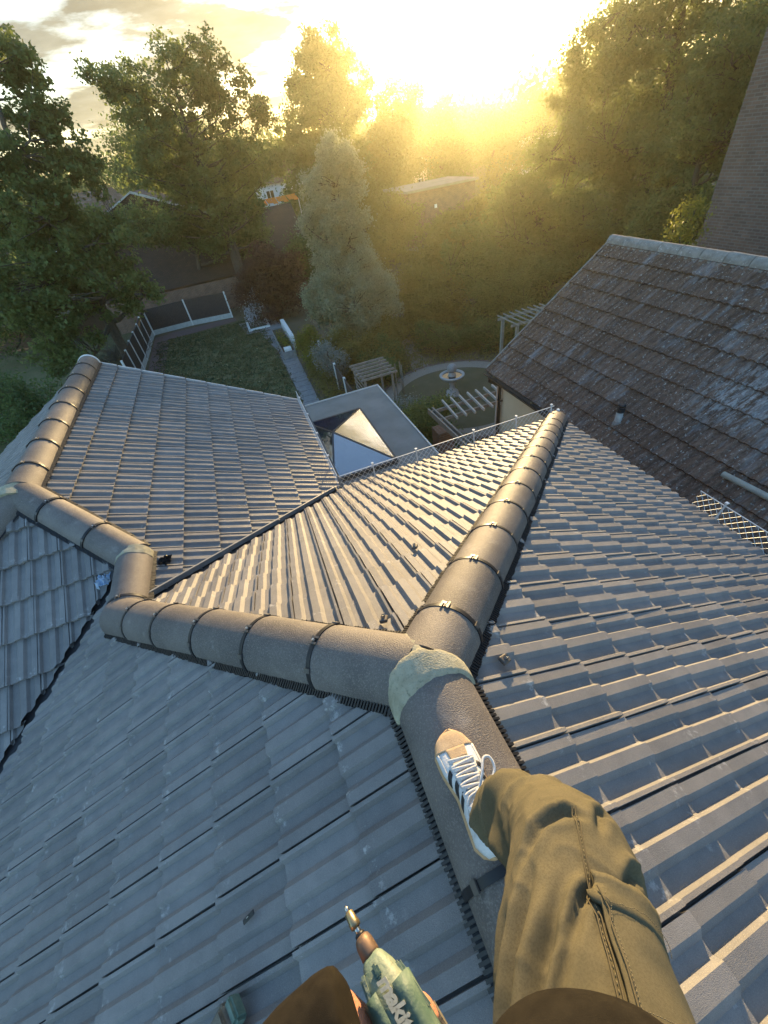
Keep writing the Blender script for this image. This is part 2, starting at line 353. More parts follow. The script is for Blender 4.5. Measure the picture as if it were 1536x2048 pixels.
def place_tiles(store, tme, limit, nm='roof_tile', rest='roof_tiles'):
    store.sort(key=lambda a: -a[0])
    for s, slope, Mx, me in store[:limit]:
        o = bpy.data.objects.new(nm, me or tme)
        off = total_off(slope)
        if me is None: o.matrix_world = Matrix.Translation(-off) @ Mx
        else: o.location = -off
        o.parent = slope; C.objects.link(o)
    groups = {}
    for s, slope, Mx, me in store[limit:]: groups.setdefault(slope.name, (slope, []))[1].append((Mx, me))
    nv0 = len(tme.vertices); co0 = np.zeros(nv0*3); tme.vertices.foreach_get('co', co0); co0 = co0.reshape(-1, 3)
    f0 = [tuple(p.vertices) for p in tme.polygons]; yl0 = [0.0]*nv0; tme.attributes['yl'].data.foreach_get('value', yl0)
    for slope, lst in groups.values():
        vs = []; fs = []; tv = []; yl = []; b = 0
        for Mx, me in lst:
            r = random.random()
            if me is None:
                Ma = np.array(Mx); vs.append(co0 @ Ma[:3, :3].T + Ma[:3, 3]); ff = f0; n = nv0; yl += yl0
            else:
                n = len(me.vertices); c = np.zeros(n*3); me.vertices.foreach_get('co', c); vs.append(c.reshape(-1, 3)); ff = [tuple(p.vertices) for p in me.polygons]; yy = [0.5]*n
                if 'yl' in me.attributes: me.attributes['yl'].data.foreach_get('value', yy)
                yl += yy; bpy.data.meshes.remove(me)
            fs += [tuple(i+b for i in f) for f in ff]; tv += [r]*len(ff); b += n
        me = mesh_from(rest, np.vstack(vs), fs); me.materials.append(tme.materials[0])
        a = me.attributes.new('tv', 'FLOAT', 'FACE'); a.data.foreach_set('value', tv); a = me.attributes.new('yl', 'FLOAT', 'POINT'); a.data.foreach_set('value', yl)
        o = part(rest, me, None, slope); stuffk(o)

def deck(name, pts, zf, label, parent=house, m=m_deck, dz=-.03, tk=.06):
    bm = bmesh.new(); a = [bm.verts.new((x, y, zf(x, y)+dz)) for x, y in pts]; b = [bm.verts.new((x, y, zf(x, y)+dz-tk)) for x, y in pts]
    bm.faces.new(a); bm.faces.new(b[::-1])
    for i in range(len(a)): bm.faces.new((a[i], b[i], b[(i+1) % len(a)], a[(i+1) % len(a)]))
    bmesh.ops.recalc_face_normals(bm, faces=bm.faces[:])
    return part(name, bm, m, parent, label)
EU, EV = JU+3.761, JV+3.761        # 3.964, 4.445
sR = deck('roof_slope', [(JU, VB), (EU, VB), (EU, EV), (JU, JV)], zR, 'long right-hand roof slope with low sun raking across its ribs')
sL = deck('roof_slope', [(JU, VB), (JU, JV), (-1.551, 2.438), (-1.551, 3.118), (-3.558, 1.111), (-3.558, VB)], zL, 'shaded blue roof slope at lower left')
sH = deck('roof_slope', [(JU, JV), (EU, EV), (.456, EV), (-1.551, 2.438)], zH, 'triangular sunlit hip slope facing the garden')
sG = deck('roof_slope', [(-2.41, 3.977), (-1.551, 3.118), (-1.551, 2.438), (.456, EV), (.456, 7.49), (-2.41, 7.49)], zG, 'pale silvery slope of the left wing running down to the extension')
sM = deck('roof_slope', [(-2.41, 3.977), (-5.276, 1.111), (-3.558, 1.111), (-1.551, 3.118)], zM, 'shaded hip slope at the left edge with wavy course lines')
sW = deck('roof_slope', [(-2.41, 3.977), (-2.41, 7.49), (-5.276, 7.49), (-5.276, 1.111)], zW, 'far side of the left wing, just showing beyond its ridge')
vg = .035   # half gap at the valleys
s2 = math.sqrt(2)
def consR(x, y): return [(1, 0, JU), (1, -1, JU-JV)]
def consL(x, y):
    if x > -1.551: return [(-1, 0, -JU), (-1, -1, -.887)]
    c = [(1, -1, -4.669+vg*s2)]
    return c
def consH(x, y): 
    c = [(1, -1, -3.989+vg*s2)]
    c.append((1, 1, .887) if x < JU else (-1, 1, JV-JU)); return c + [(0, -1, -EV-.2)]
def consG(x, y):
    c = [(1, 0, -2.41), (-1, 1, 3.989+vg*s2), (0, -1, -7.53)]
    if x > -1.551-.2: 
        if y < 3.2: c.append((1, 0, -1.551))
        else: c.append((1, 1, 1.567))
    else: c.append((1, 1, 1.567))
    return c
def consM(x, y): return [(-1, -1, -1.567), (-1, 1, 4.669+vg*s2), (1, -1, -6.387)]
def consW(x, y): return [(-1, 0, 2.41), (-1, 1, 6.387), (0, -1, -7.53)]
cover_slope(sR, zR, (1, 0), (EU, EV, EZ), 14, -33, 2, consR)
cover_slope(sL, zL, (-1, 0), (-3.558, 3.55, EZ), 14, -5, 30, consL)
cover_slope(sH, zH, (0, 1), (.456, EV, EZ), 14, -20, 20, consH)
cover_slope(sG, zG, (1, 0), (.456, 7.53, EZ), 11, -25, 0, consG)
cover_slope(sM, zM, (0, -1), (-3.558, 1.111, EZ), 11, -12, 12, consM)
cover_slope(sW, zW, (-1, 0), (-5.276, 7.53, EZ), 11, 0, 30, consW)
print('tiles', len(all_tiles), 'in view', sum(1 for t in all_tiles if t[0] > 0))
place_tiles(all_tiles, tile_me, 300)

# ---- verge edge pieces: white-edged undercloak along the gable of the wing
bm = bmesh.new()
for r in range(10):
    u1 = .456+.05*CO - r*GAUGE*CO; u0 = u1-GAUGE*CO
    a = V((u1, 7.542, zG(u1, 0)+.045)); b = V((u0+.01, 7.542, zG(u0, 0)+.032)); bar(bm, a, b, .022, .05)
part('verge_strip', bm, mat('verge_trim', (.50, .50, .50), .45), house, 'pale stepped strip along the gable edge')
# ---- valleys
def valley(a, b, zf1, zf2, wd=.16, label=None):
    a, b = V((*a, 0)), V((*b, 0)); d = (b-a).normalized(); s = V((-d.y, d.x, 0)); bm = bmesh.new(); 
    for (p0, p1) in ((a, b),):
        rows = []
        for p in (p0, p1):
            z = min(zf1(p.x, p.y), zf2(p.x, p.y))
            r = []
            for k, lift in ((-wd, .10), (-.045, .012), (-.012, .000), (0, .018), (.012, .000), (.045, .012), (wd, .10)):
                q = p+s*k; r.append(bm.verts.new((q.x, q.y, z + abs(k)*TP/s2*0.9 + lift*.12 + .005)))
            rows.append(r)
        for i in range(6): bm.faces.new((rows[0][i], rows[0][i+1], rows[1][i+1], rows[1][i]))
    return part('valley_liner', bm, m_valley, house, label)
valley((-1.551, 2.438), (.50, 4.489), zG, zH, label='black valley liner between the wing and the sunlit hip slope')
valley((-1.551, 3.118), (-3.6, 1.069), zL, zM, label='black valley liner between the two shaded slopes')
# slim pale edge strip on the wing side of the near valley
bm = bmesh.new(); o_ = vg+.012
for t0, t1 in ((.02, .98),):
    a = V((-1.551-o_/s2, 2.438+o_/s2, 0)); b = V((.456-o_/s2, 4.445+o_/s2, 0)); a.z = zG(a.x, 0)+.045; b.z = zG(b.x, 0)+.045
    bar(bm, a, b, .018, .05)
part('valley_edge', bm, m_guttergrey, house)

# ---------------------------------------------------------------- ridge and hip tiles
RR = .150
def arc_ring(c, s, u, r, a0=-97, a1=97, n=16):
    return [c + s*(r*math.sin(math.radians(a0+(a1-a0)*i/n))) + u*(r*math.cos(math.radians(a0+(a1-a0)*i/n))) for i in range(n+1)]
def half_pipe(bm, a, b, s, u, r0, r1, tk=.016, a0=-97, a1=97, n=16, nl=1, wob=0, mi=0):
    d = (b-a); rings = []
    for i in range(nl+1):
        t = i/nl; c = a+d*t; r = r0+(r1-r0)*t
        O = arc_ring(c, s, u, r, a0, a1, n); I = arc_ring(c, s, u, r-tk, a0, a1, n)
        if wob: O = [p + d.normalized()*noise.noise(p*9+V((i*3.3, 0, 0)))*wob*(1 if i in (0, nl) else 0) + (p-c).normalized()*noise.noise(p*22)*.006 for p in O]
        rings.append(([bm.verts.new(p) for p in O], [bm.verts.new(p) for p in I]))
    fs = []
    for i in range(nl):
        (o0, i0), (o1, i1) = rings[i], rings[i+1]
        for k in range(n):
            f = bm.faces.new((o0[k], o0[k+1], o1[k+1], o1[k])); f.smooth = True; fs.append(f)
            fs.append(bm.faces.new((i0[k+1], i0[k], i1[k], i1[k+1])))
        fs.append(bm.faces.new([bm.verts.new(q.co) for q in (o0[0], o1[0], i1[0], i0[0])])); fs.append(bm.faces.new([bm.verts.new(q.co) for q in (o0[n], i0[n], i1[n], o1[n])]))
    for (o0, i0) in (rings[0], rings[-1]):
        o1 = [bm.verts.new(v.co) for v in o0]; i1 = [bm.verts.new(v.co) for v in i0]
        for k in range(n): fs.append(bm.faces.new((o1[k], i1[k], i1[k+1], o1[k+1])))
    for f in fs: f.material_index = mi
    return fs
def frame(a, b):
    d = (b-a).normalized(); s = d.cross(V((0, 0, 1))).normalized(); u = s.cross(d); return d, s, u
def ridge_run(a, b, joints, label, r=RR, zfs=None, comb=True, skip_last_band=False, screws=True):
    """a,b: tube axis ends; joints: distances from a of the bands"""
    a, b = V(a), V(b); L = (b-a).length; d, s, u = frame(a, b)
    root = None
    cuts = [0]+list(joints)+[L]
    bm = bmesh.new()   # the batten/underlay roll beneath is the run's own mesh
    for sg in (-1, 1):
        for q in (0,):
            pass
    side = []
    for sg, zf in zip((-1, 1), zfs):
        sh = V((s.x, s.y, 0)).normalized()*sg
        def P(t, off, lift):
            p = a+(b-a)*t + sh*off; return V((p.x, p.y, min(zfs[0](p.x, p.y), zfs[1](p.x, p.y)) + lift))
        v = [bm.verts.new(P(0, .02, .05)), bm.verts.new(P(1, .02, .05)), bm.verts.new(P(1, r+.016, .056)), bm.verts.new(P(0, r+.016, .056))]
        bm.faces.new(v if sg > 0 else v[::-1])
        if comb:
            n = int(L/.0145)
            for i in range(n):
                t = (i+.5)/n; h = random.uniform(.0, .004)
                p0 = P(t, r-.03, .066+h); p1 = P(t, r+.020+random.uniform(-.002, .004), .055+h)
                bar(bm, p0, p1, .0085, .016, up=u)
    root = part('ridge', bm, m_black, house, label)
    for i in range(len(cuts)-1):
        t0, t1 = cuts[i], cuts[i+1]
        bm = bmesh.new(); g = .004
        tilt = random.uniform(-.002, .002)
        half_pipe(bm, a+d*(t0+g), a+d*(t1-g)+s*tilt, s, u, r-.004+random.uniform(-.0015, .0015), r+.002, n=18, nl=2)
        part('ridge_tile', bm, m_ridge, root)
    for t in joints:
        bm = bmesh.new(); c = a+d*t
        half_pipe(bm, c-d*.011, c+d*.011, s, u, r+.006, r+.006, tk=.012, n=18)
        for ang in ((-52, -4, 48) if screws else (0,)):
            aa = math.radians(ang+random.uniform(-3, 3)); o = s*math.sin(aa)+u*math.cos(aa); tn = s*math.cos(aa)-u*math.sin(aa)
            R = Matrix((tn, d, o)).transposed()
            for k in ((-.014, .014) if abs(ang) < 10 else (0,)):
                box(bm, c+o*(r+.009)+tn*k, (.009 if abs(ang) < 10 else .020, .044 if abs(ang) < 10 else .030, .006), rot=R, mi=1)
            if abs(ang) < 10:
                box(bm, c+o*(r+.014), (.010, .010, .009), rot=R, mi=2)
        part('ridge_band', bm, [m_black, m_clip, m_screw], root)
    return root
AX = -.015  # axis height relative to the slope intersection
A0 = (JU, VB, JZ+AX); Jp = (JU, JV, JZ+AX)
rA = ridge_run(Jp, A0, [.585, 1.05, 1.51, 1.97, 2.43, 2.9, 3.35], 'main ridge with the foot on it', zfs=(zL, zR) if False else (zL, zR))
Cend = V((EU, EV, EZ+AX)); dC = (Cend-V(Jp)); 
ridge_run(V(Jp), Cend - dC.normalized()*.02, [.24+.02, .70, 1.14, 1.57, 1.99, 2.42, 2.84, 3.27, 3.69, 4.11, 4.53, 4.95], 'golden sunlit hip running away to the far corner', zfs=(zH, zR))
Bend = V((-1.551, 2.438, 6.180+AX))
ridge_run(V(Jp), Bend - V((.05, -.05, 0)), [.47, .94, 1.42, 1.90, 2.32], 'hip running down to the left from the junction', zfs=(zL, zH))
D2 = V((-1.551, 3.118, 6.180+AX))
ridge_run(Bend - V((0, .04, 0)), D2+V((0, .03, 0)), [.16], 'short level ridge between two hips', zfs=(zL, zG), screws=False)
Pp = V((-2.41, 3.977, 6.638+AX))
ridge_run(Pp, D2, [.36, .87], 'short dark hip of the left wing', zfs=(zM, zG))
ridge_run(V((-2.41, 7.53, 6.638+AX)), Pp, [.35, .80, 1.28, 1.76, 2.24, 2.72, 3.20], 'pale ridge of the left wing', zfs=(zW, zG))
ridge_run(Pp, V((-5.276, 1.111, EZ+AX)), [.45, .9, 1.35, 1.8, 2.25, 2.7, 3.15, 3.6], 'hip at the far left edge', zfs=(zM, zW), comb=False)
# pale end cap of the wing ridge
bm = bmesh.new(); d, s, u = frame(V((-2.41, 7.49, 6.623)), Pp)
half_pipe(bm, V((-2.41, 7.545, 6.623)), V((-2.41, 7.515, 6.623)), s, u, RR+.006, RR+.006, tk=.05, n=18)
part('end_cap', bm, m_white, house)
bm = bmesh.new(); e = Cend; box(bm, e+V((.02, .02, .155)), (.035, .035, .05)); part('hip_end_bolt', bm, m_white, house)

# ---- mortar at the junctions
def mortar_ring(a, b, r0, r1, a0, a1, wob=.03, label=None, nl=5):
    bm = bmesh.new(); a, b = V(a), V(b); d, s, u = frame(a, b)
    half_pipe(bm, a, b, s, u, r0, r1, tk=.03, a0=a0, a1=a1, n=44, nl=nl, wob=wob)
    return part('mortar_joint', bm, m_mortar, house, label)
def mortar_arch():
    """lens-shaped mortar fillet over the end of the near ridge"""
    bm = bmesh.new(); n = 52; nl = 8; c = V((JU, JV, JZ+AX)); rings = []
    for i in range(n+1):
        a = math.radians(-93+186*i/n); k = math.cos(a)                      # 1 at the crown
        y0 = JV-.055-.035*(1-k) ; w_ = .035+.06*max(k, 0)**.7
        y0 = JV-.115+.025*max(k, 0)+.012*math.sin(a); y1 = JV+.045*max(k, 0)**.8-.045*max(math.sin(a), 0)
        row = []
        for j in range(nl+1):
            t = j/nl; y = y0+(y1-y0)*t; edge = math.sin(math.pi*t)
            y += noise.noise(V((math.sin(a)*5, t*2, 3)))*.012*(1-edge)
            r = RR+.006+.003*edge**.5+noise.noise(V((math.sin(a)*14, y*40, math.cos(a)*14)))*.002
            if j in (0, nl): r = RR-.012
            row.append(bm.verts.new((JU+r*math.sin(a), y, c.z+r*math.cos(a))))
        rings.append(row)
    for i in range(n):
        for j in range(nl): bm.faces.new((rings[i][j], rings[i+1][j], rings[i+1][j+1], rings[i][j+1])).smooth = True
    return part('mortar_joint', bm, m_mortar, house, 'broad green-grey mortar fillet where three ridges meet')
mortar_arch()
def seam(pts, wd, label):
    bm = bmesh.new(); rows = []
    for i, p in enumerate(pts):
        p = V(p); q = V(pts[min(i+1, len(pts)-1)])-V(pts[max(i-1, 0)]); sd_ = V((-q.y, q.x, 0)).normalized() if q.xy.length > 1e-4 else V((1, 0, 0))
        row = []
        for k in range(5):
            t = k/4-.5; ww = wd*(1+.25*noise.noise(p*30+V((k, 0, 0))))
            row.append(bm.verts.new(p + sd_*t*ww + V((0, 0, (.004 if k in (1, 2, 3) else -.010)+noise.noise(p*60+V((k, 2, 0)))*.003))))
        rows.append(row)
    for i in range(len(rows)-1):
        for k in range(4): bm.faces.new((rows[i][k], rows[i][k+1], rows[i+1][k+1], rows[i+1][k])).smooth = True
    return part('mortar_joint', bm, m_mortar, house, label)
# seam between hips B and C lies in the plane u = JU
def bc_z(v):        # height of the two tubes where they meet over u = JU
    dv = v-JV; h = dv/s2; return JZ+AX - TP*dv*.5 + math.sqrt(max(RR*RR-h*h, 0))*1.0
seam([(JU, JV-.01+.02*i, bc_z(JV-.01+.02*i)) for i in range(11)], .05, 'thin mortar seam between the two hips')
mortar_ring(V((-1.551, 3.06, 6.166)), V((-1.551, 3.14, 6.172)), RR+.005, RR+.004, -95, 95, .03, 'pale mortar at the top of the short ridge')
mortar_ring(V((-1.551, 2.49, 6.166)), V((-1.551, 2.43, 6.168)), RR+.004, RR+.005, -95, 60, .03, 'mortar at the bottom of the short ridge')
mortar_ring(Pp+V((-.03, -.10, -.02)), Pp+V((-.03, .02, .0)), RR+.006, RR+.005, -95, 95, .03, 'mortar at the wing ridge junction')

# ---------------------------------------------------------------- walls, fascia, gutters
def wall_poly(pts, z0, z1, m, parent, name='wall', label=None):
    bm = bmesh.new(); n = len(pts)
    a = [bm.verts.new((x, y, z0)) for x, y in pts]; b = [bm.verts.new((x, y, z1)) for x, y in pts]
    for i in range(n): bm.faces.new((a[i], a[(i+1) % n], b[(i+1) % n], b[i]))
    bmesh.ops.recalc_face_normals(bm, faces=bm.faces[:])
    return part(name, bm, m, parent, label)
ins = .35
hw = wall_poly([(-3.558+ins, VB), (EU-ins, VB), (EU-ins, EV-ins), (.456-ins, EV-ins), (.456-ins, 7.49-.12), (-5.276+ins, 7.49-.12), (-5.276+ins, 1.111+ins), (-3.558+ins, 1.111+ins)], 0, EZ+.02, m_render, house)
bm = bmesh.new(); bm.faces.new([bm.verts.new(p) for p in ((.456-ins, 7.37, EZ), (-5.276+ins, 7.37, EZ), (-2.41, 7.37, 6.56))]); part('gable_wall', bm, m_render, house)
def gutter(a, b, out_, m, parent, r=.055, label=None, name='gutter', dz=0):
    a, b = V(a), V(b); o = V((*out_, 0)); bm = bmesh.new(); rows = []
    for p in (a, b):
        ro = []
        for k in range(9):
            an = math.pi*k/8; ro.append(bm.verts.new(p + o*(.075-math.cos(an)*r) + V((0, 0, -.03-math.sin(an)*r+dz))))
        for k in range(8, -1, -1):
            an = math.pi*k/8; ro.append(bm.verts.new(p + o*(.075-math.cos(an)*(r+.006)) + V((0, 0, -.028-math.sin(an)*(r+.006)+dz))))
        rows.append(ro)
    n = 18
    for k in range(n): bm.faces.new((rows[0][k], rows[0][(k+1) % n], rows[1][(k+1) % n], rows[1][k]))
    # fascia board behind
    bar(bm, a - o*.01 + V((0, 0, -.10)), b - o*.01 + V((0, 0, -.10)), .02, .17)
    return part(name, bm, m, parent, label)
gutter((EU, VB, EZ), (EU, EV, EZ), (1, 0), m_gutter, house, label='gutter along the right-hand eave')
gutter((.50, EV, EZ), (EU, EV, EZ), (0, 1), m_gutter, house, label='gutter along the sunlit hip eave')
gutter((.456, 4.50, EZ), (.456, 7.49, EZ), (1, 0), m_guttergrey, house, label='gutter along the wing eave')
gutter((-3.558, VB, EZ), (-3.558, 1.1, EZ), (-1, 0), m_gutter, house)
# slim beige edging beyond the right-hand eave
# ---- diamond wire mesh standing on the eaves
def wire_panel(a, b, h, lean, post_at, label, cell=.062):
    a, b = V(a), V(b); d = (b-a); L = d.length; d.normalize(); up = V((lean[0], lean[1], 1)).normalized(); bm = bmesh.new(); r = .0030
    slope_ = .62
    def seg(p, q): bar(bm, p, q, r*.95)
    step = cell*1.25; n = int(L/step)+int(h/step/slope_)+3; wgt = h*.95
    for i in range(-int(wgt/step)-2, n):
        for sg in (1, -1):
            x0 = i*step if sg > 0 else i*step+wgt; x1 = x0+sg*wgt
            t0, t1 = 0.0, 1.0
            lo, hi = sorted((x0, x1))
            if hi < 0 or lo > L: continue
            def cl(x): return max(0, min(1, (x-x0)/(x1-x0)))
            ta, tb = sorted((cl(0), cl(L))); 
            if lo < 0 or hi > L: t0, t1 = max(t0, ta), min(t1, tb)
            if t1-t0 < .03: continue
            seg(a+d*(x0+(x1-x0)*t0)+up*h*t0, a+d*(x0+(x1-x0)*t1)+up*h*t1)
    for k in (0, 1): bar(bm, a+up*h*k, b+up*h*k, .008)
    o = part('wire_mesh', bm, m_wire, house, label)
    for x in post_at:
        bm = bmesh.new(); p = a+d*x; bar(bm, p-up*.08, p+up*(h+.03), .016, .010); box(bm, p+up*(h+.035), (.03, .03, .016)); part('mesh_bracket', bm, m_wire, o)
    return o
wire_panel((.53, EV+.03, EZ+.02), (3.93, EV+.03, EZ+.02), .20, (0, .12), (.50, 1.15, 2.05, 2.75, 3.35), 'diamond wire mesh standing along the hip eave')
wire_panel((.50, 4.52, EZ+.02), (.50, 7.50, EZ+.02), .20, (.10, 0), (.5, 1.2, 1.9, 2.6), 'diamond wire mesh seen edge-on along the wing eave')
wire_panel((EU+.03, 2.18, EZ-.02), (EU+.03, -1.5, EZ-.02), .24, (.25, 0), (.28, 1.2, 2.2, 3.1), 'diamond wire mesh at the right-hand edge')

# ================================================================ THE NEIGHBOUR'S HOUSE (old brown tiles, cream wall)
nh = thing('house', "neighbour's cream-walled house under a mossy dark brown tiled roof spotted with white lichen", 'house', (8, 2, 0))
NE, NEZ, NTP, NRU, NV = 5.1, 4.2, .71, 8.07, 8.27
NRZ = NEZ + NTP*(NRU-NE)
def zN(u, v): return NEZ + NTP*(u-NE)
def zN2(u, v): return NRZ - NTP*(u-NRU)
sN = deck('roof_slope', [(NE, VB-1), (NRU, VB-1), (NRU, NV), (NE, NV)], zN, 'lichen-covered slope facing the camera', nh)
sN2 = deck('roof_slope', [(NRU, VB-1), (2*NRU-NE, VB-1), (2*NRU-NE, NV), (NRU, NV)], zN2, 'far slope', nh, m=m_oldtile)
NP = [(.0, .004), (.012, .012), (.03, .017), (.075, .017), (.093, .012), (.105, .002), (.14, .0), (.155, .002), (.168, .012), (.18, .017), (.225, .017), (.243, .010), (.255, .0), (.292, .0), (.302, .006), (.305, -.006)]
NP = [(.30-x, z*1.7) for x, z in reversed(NP)]
old_me = tile_mesh('roof_tile', NP, .362, .03, t_tail=.056, t_head=.010, thick=.036); old_me.materials.append(m_oldtile)
old_tiles = []
VBs = VB; VB = -4.0
cover_slope(sN, zN, (-1, 0), (NE, NV, NEZ), 10, 0, 42, lambda x, y: [(-1, 0, -NRU), (0, -1, -NV-.05)], cover=.30, gauge=.362, prof=NP, tme=old_me, store=old_tiles, tp=NTP, jit=1.6)
VB = VBs
place_tiles(old_tiles, old_me, 300)
# ridge of old half-round tiles
bm = bmesh.new(); bar(bm, (NRU, VB-1, NRZ-.02), (NRU, NV, NRZ-.02), .1, .05)
nr = part('ridge', bm, m_deck, nh, 'grey weathered ridge of the old brown roof')
y = NV+.03; s_, u_ = V((1, 0, 0)), V((0, 0, 1))
while y > VB-1:
    bm = bmesh.new(); j = random.uniform(-.006, .006)
    half_pipe(bm, V((NRU+j, y, NRZ-.03+j)), V((NRU, y-.435, NRZ-.03)), s_, u_, .135, .131, tk=.02, a0=-92, a1=92, n=12)
    part('ridge_tile', bm, m_oldridge, nr); y -= .45
bm = bmesh.new(); bar(bm, (NRU, VB-1, NRZ-.075), (NRU, NV, NRZ-.075), .30, .05); part('ridge_bedding', bm, m_oldridge, nr)
WU, WV = 5.42, 8.12
wall_poly([(WU, VB-1), (2*NRU-WU, VB-1), (2*NRU-WU, WV), (WU, WV)], 0, NEZ+.10, m_render, nh, label='cream rendered wall')
bm = bmesh.new(); bm.faces.new([bm.verts.new(p) for p in ((WU, WV, NEZ+.1), (2*NRU-WU, WV, NEZ+.1), (NRU, WV, NRZ-.15))]); part('gable_wall', bm, m_render, nh)
gutter((NE, VB-1, NEZ), (NE, NV, NEZ), (-1, 0), m_gutter, nh, r=.06, label='dark gutter')
bm = bmesh.new(); bar(bm, (NE-.155, VB-1, NEZ-.035), (NE-.155, 4.6, NEZ-.035), .018, .03); part('gutter_edge', bm, mat('tan_edge', (.34, .24, .15), .6), nh, 'tan outer edge of the gutter')
bm = bmesh.new()
for i in range(int((NV+4)/.30)):   # eave filler lumps
    yy = NV-.15-i*.30; 
    if random.random() < .25: box(bm, (NE-.05-random.random()*.05, yy+random.uniform(-.1, .1), NEZ-.01), (.04, .05, .03), rz=random.random()*3)
part('moss_clump', bm, mat('moss_debris', (.13, .11, .06), .95), nh, 'moss lumps lying in the gutter')
bm = bmesh.new(); bar(bm, (NE, VB-1, NEZ-.12), (NE, NV, NEZ-.12), .02, .16); bar(bm, (NE+.17, VB-1, NEZ-.19), (NE+.17, NV, NEZ-.19), .33, .012); part('soffit', bm, m_brownwood, nh)
bm = bmesh.new(); bar(bm, (NE-.0, NV+.03, NEZ+.0), (NRU, NV+.03, NRZ-.02), .025, .14); bar(bm, (2*NRU-NE, NV+.03, NEZ+.0), (NRU, NV+.03, NRZ-.02), .025, .14); part('bargeboard', bm, m_oldridge, nh)
bm = bmesh.new(); tube(bm, [(NE-.07, WV-.02, NEZ-.1), (NE-.05, WV-.02, NEZ-.2), (WU-.07, WV-.02, NEZ-.42), (WU-.07, WV-.02, 0)], .038, 10)
for z in (3.4, 2.0, .8): box(bm, (WU-.05, WV-.02, z), (.09, .11, .04))
part('downpipe', bm, m_gutter, nh, 'dark brown downpipe at the corner of the cream wall')
bm = bmesh.new(); tube(bm, [(WU-.06, WV+.10, 0), (WU-.06, WV+.10, 3.9)], .022, 8); part('corner_pipe', bm, mat('pinkish_pipe', (.42, .33, .27), .7), nh, 'slim pinkish pipe beside the downpipe')
# vent pipe through the old roof
vp = thing('vent_pipe', 'grey soil vent pipe with a ribbed black cap on the old brown roof', 'pipe', (5.42, 4.62, zN(5.42, 0)))
zb = zN(5.42, 0); bm = bmesh.new(); tube(bm, [(5.42, 4.62, zb-.05), (5.42, 4.62, zb+.27)], .055, 16); part('pipe', bm, mat('grey_pipe', (.23, .25, .26), .6, (.30, .31, .30), 20), vp)
bm = bmesh.new()
for k in range(3): lathe(bm, (5.42, 4.62, zb+.27+k*.038), [(.052, 0), (.066, .008), (.066, .022), (.05, .03)], 18)
lathe(bm, (5.42, 4.62, zb+.385), [(.060, 0), (.062, .02), (.045, .035)], 18); part('cap', bm, m_black, vp)
bm = bmesh.new(); box(bm, (5.42, 4.62, zb+.035), (.30, .28, .02), rot=Matrix.Rotation(-math.atan(NTP), 3, 'Y')); lathe(bm, (5.42, 4.62, zb-.02), [(.10, 0), (.062, .12), (.056, .12)], 16); part('flashing', bm, mat('slate_lead', (.10, .085, .075), .8, (.2, .2, .19), 30), vp)
# loose grey pipe lying on the old roof
bm = bmesh.new(); a = V((5.50, 2.80, zN(5.50, 0)+.09)); b = V((5.62, -.6, zN(5.62, 0)+.10)); tube(bm, [a, a+(b-a)*.5+V((0, 0, -.01)), b], .042, 12)
tag(part('plastic_pipe', bm, mat('pale_green_grey_pipe', (.34, .38, .35), .6, (.27, .29, .27), 8, coords='World'), None, smooth=False), 'pale green-grey plastic pipe lying along the lower part of the old brown roof', 'pipe')

# ================================================================ FLAT-ROOFED EXTENSION WITH GLASS LANTERN
ex = thing('extension', 'single-storey extension with a grey flat roof and a glass roof lantern', 'extension', (2, 8, 0))
X0, X1, Y0, Y1, EXZ = .10, 3.26, 4.05, 11.6, 3.0
lx0, lx1, ly0, ly1 = .78, 2.29, 7.5, 10.35
bm = bmesh.new()
def slab(bm, x0, x1, y0, y1, z0, z1): return box(bm, ((x0+x1)/2, (y0+y1)/2, (z0+z1)/2), (x1-x0, y1-y0, z1-z0))
slab(bm, X0, X1, ly1+.0, Y1, EXZ-.15, EXZ); slab(bm, X0, X1, Y0+.12, ly0, EXZ-.15, EXZ); slab(bm, X0, lx0, ly0, ly1, EXZ-.15, EXZ-.0005); slab(bm, lx1, X1, ly0, ly1, EXZ-.15, EXZ-.0005)
part('flat_roof', bm, m_flat, ex)
bm = bmesh.new(); bar(bm, (X1+.012, Y0+.12, EXZ-.02), (X1+.012, Y1, EXZ-.02), .035, .11); bar(bm, (X0, Y1+.012, EXZ-.02), (X1+.03, Y1+.012, EXZ-.02), .035, .11); part('edge_trim', bm, m_trim, ex)
wall_poly([(X0+.1, Y0+.15), (X1-.1, Y0+.15), (X1-.1, Y1-.1), (X0+.1, Y1-.1)], 0, EXZ-.15, m_render, ex)
def glassmat(name, col, rough=.015, metal=.0):
    m = bpy.data.materials.new(name); m.use_nodes = True; b = m.node_tree.nodes['Principled BSDF']; b.inputs['Base Color'].default_value = (*col, 1)
    b.inputs['Roughness'].default_value = rough; b.inputs['Specular IOR Level'].default_value = 1.0; b.inputs['IOR'].default_value = 3.2; b.inputs['Metallic'].default_value = metal
    nt = m.node_tree; n = N(nt, 'ShaderNodeTexNoise'); n.inputs['Scale'].default_value = 2.2; n.inputs['Detail'].default_value = 2; bp = N(nt, 'ShaderNodeBump'); bp.inputs['Strength'].default_value = .05; bp.inputs['Distance'].default_value = .05
    g = N(nt, 'ShaderNodeNewGeometry'); nt.links.new(g.outputs['Position'], n.inputs['Vector']); nt.links.new(n.outputs[0], bp.inputs['Height']); nt.links.new(bp.outputs[0], b.inputs['Normal'])
    return m
m_glass = glassmat('tinted_lantern_glass', (.035, .06, .12))
lan = bmesh.new()
lc = [V((lx0, ly0, EXZ+.10)), V((lx1, ly0, EXZ+.10)), V((lx1, ly1, EXZ+.10)), V((lx0, ly1, EXZ+.10))]; ap = V((1.20, 8.93, EXZ+.44))
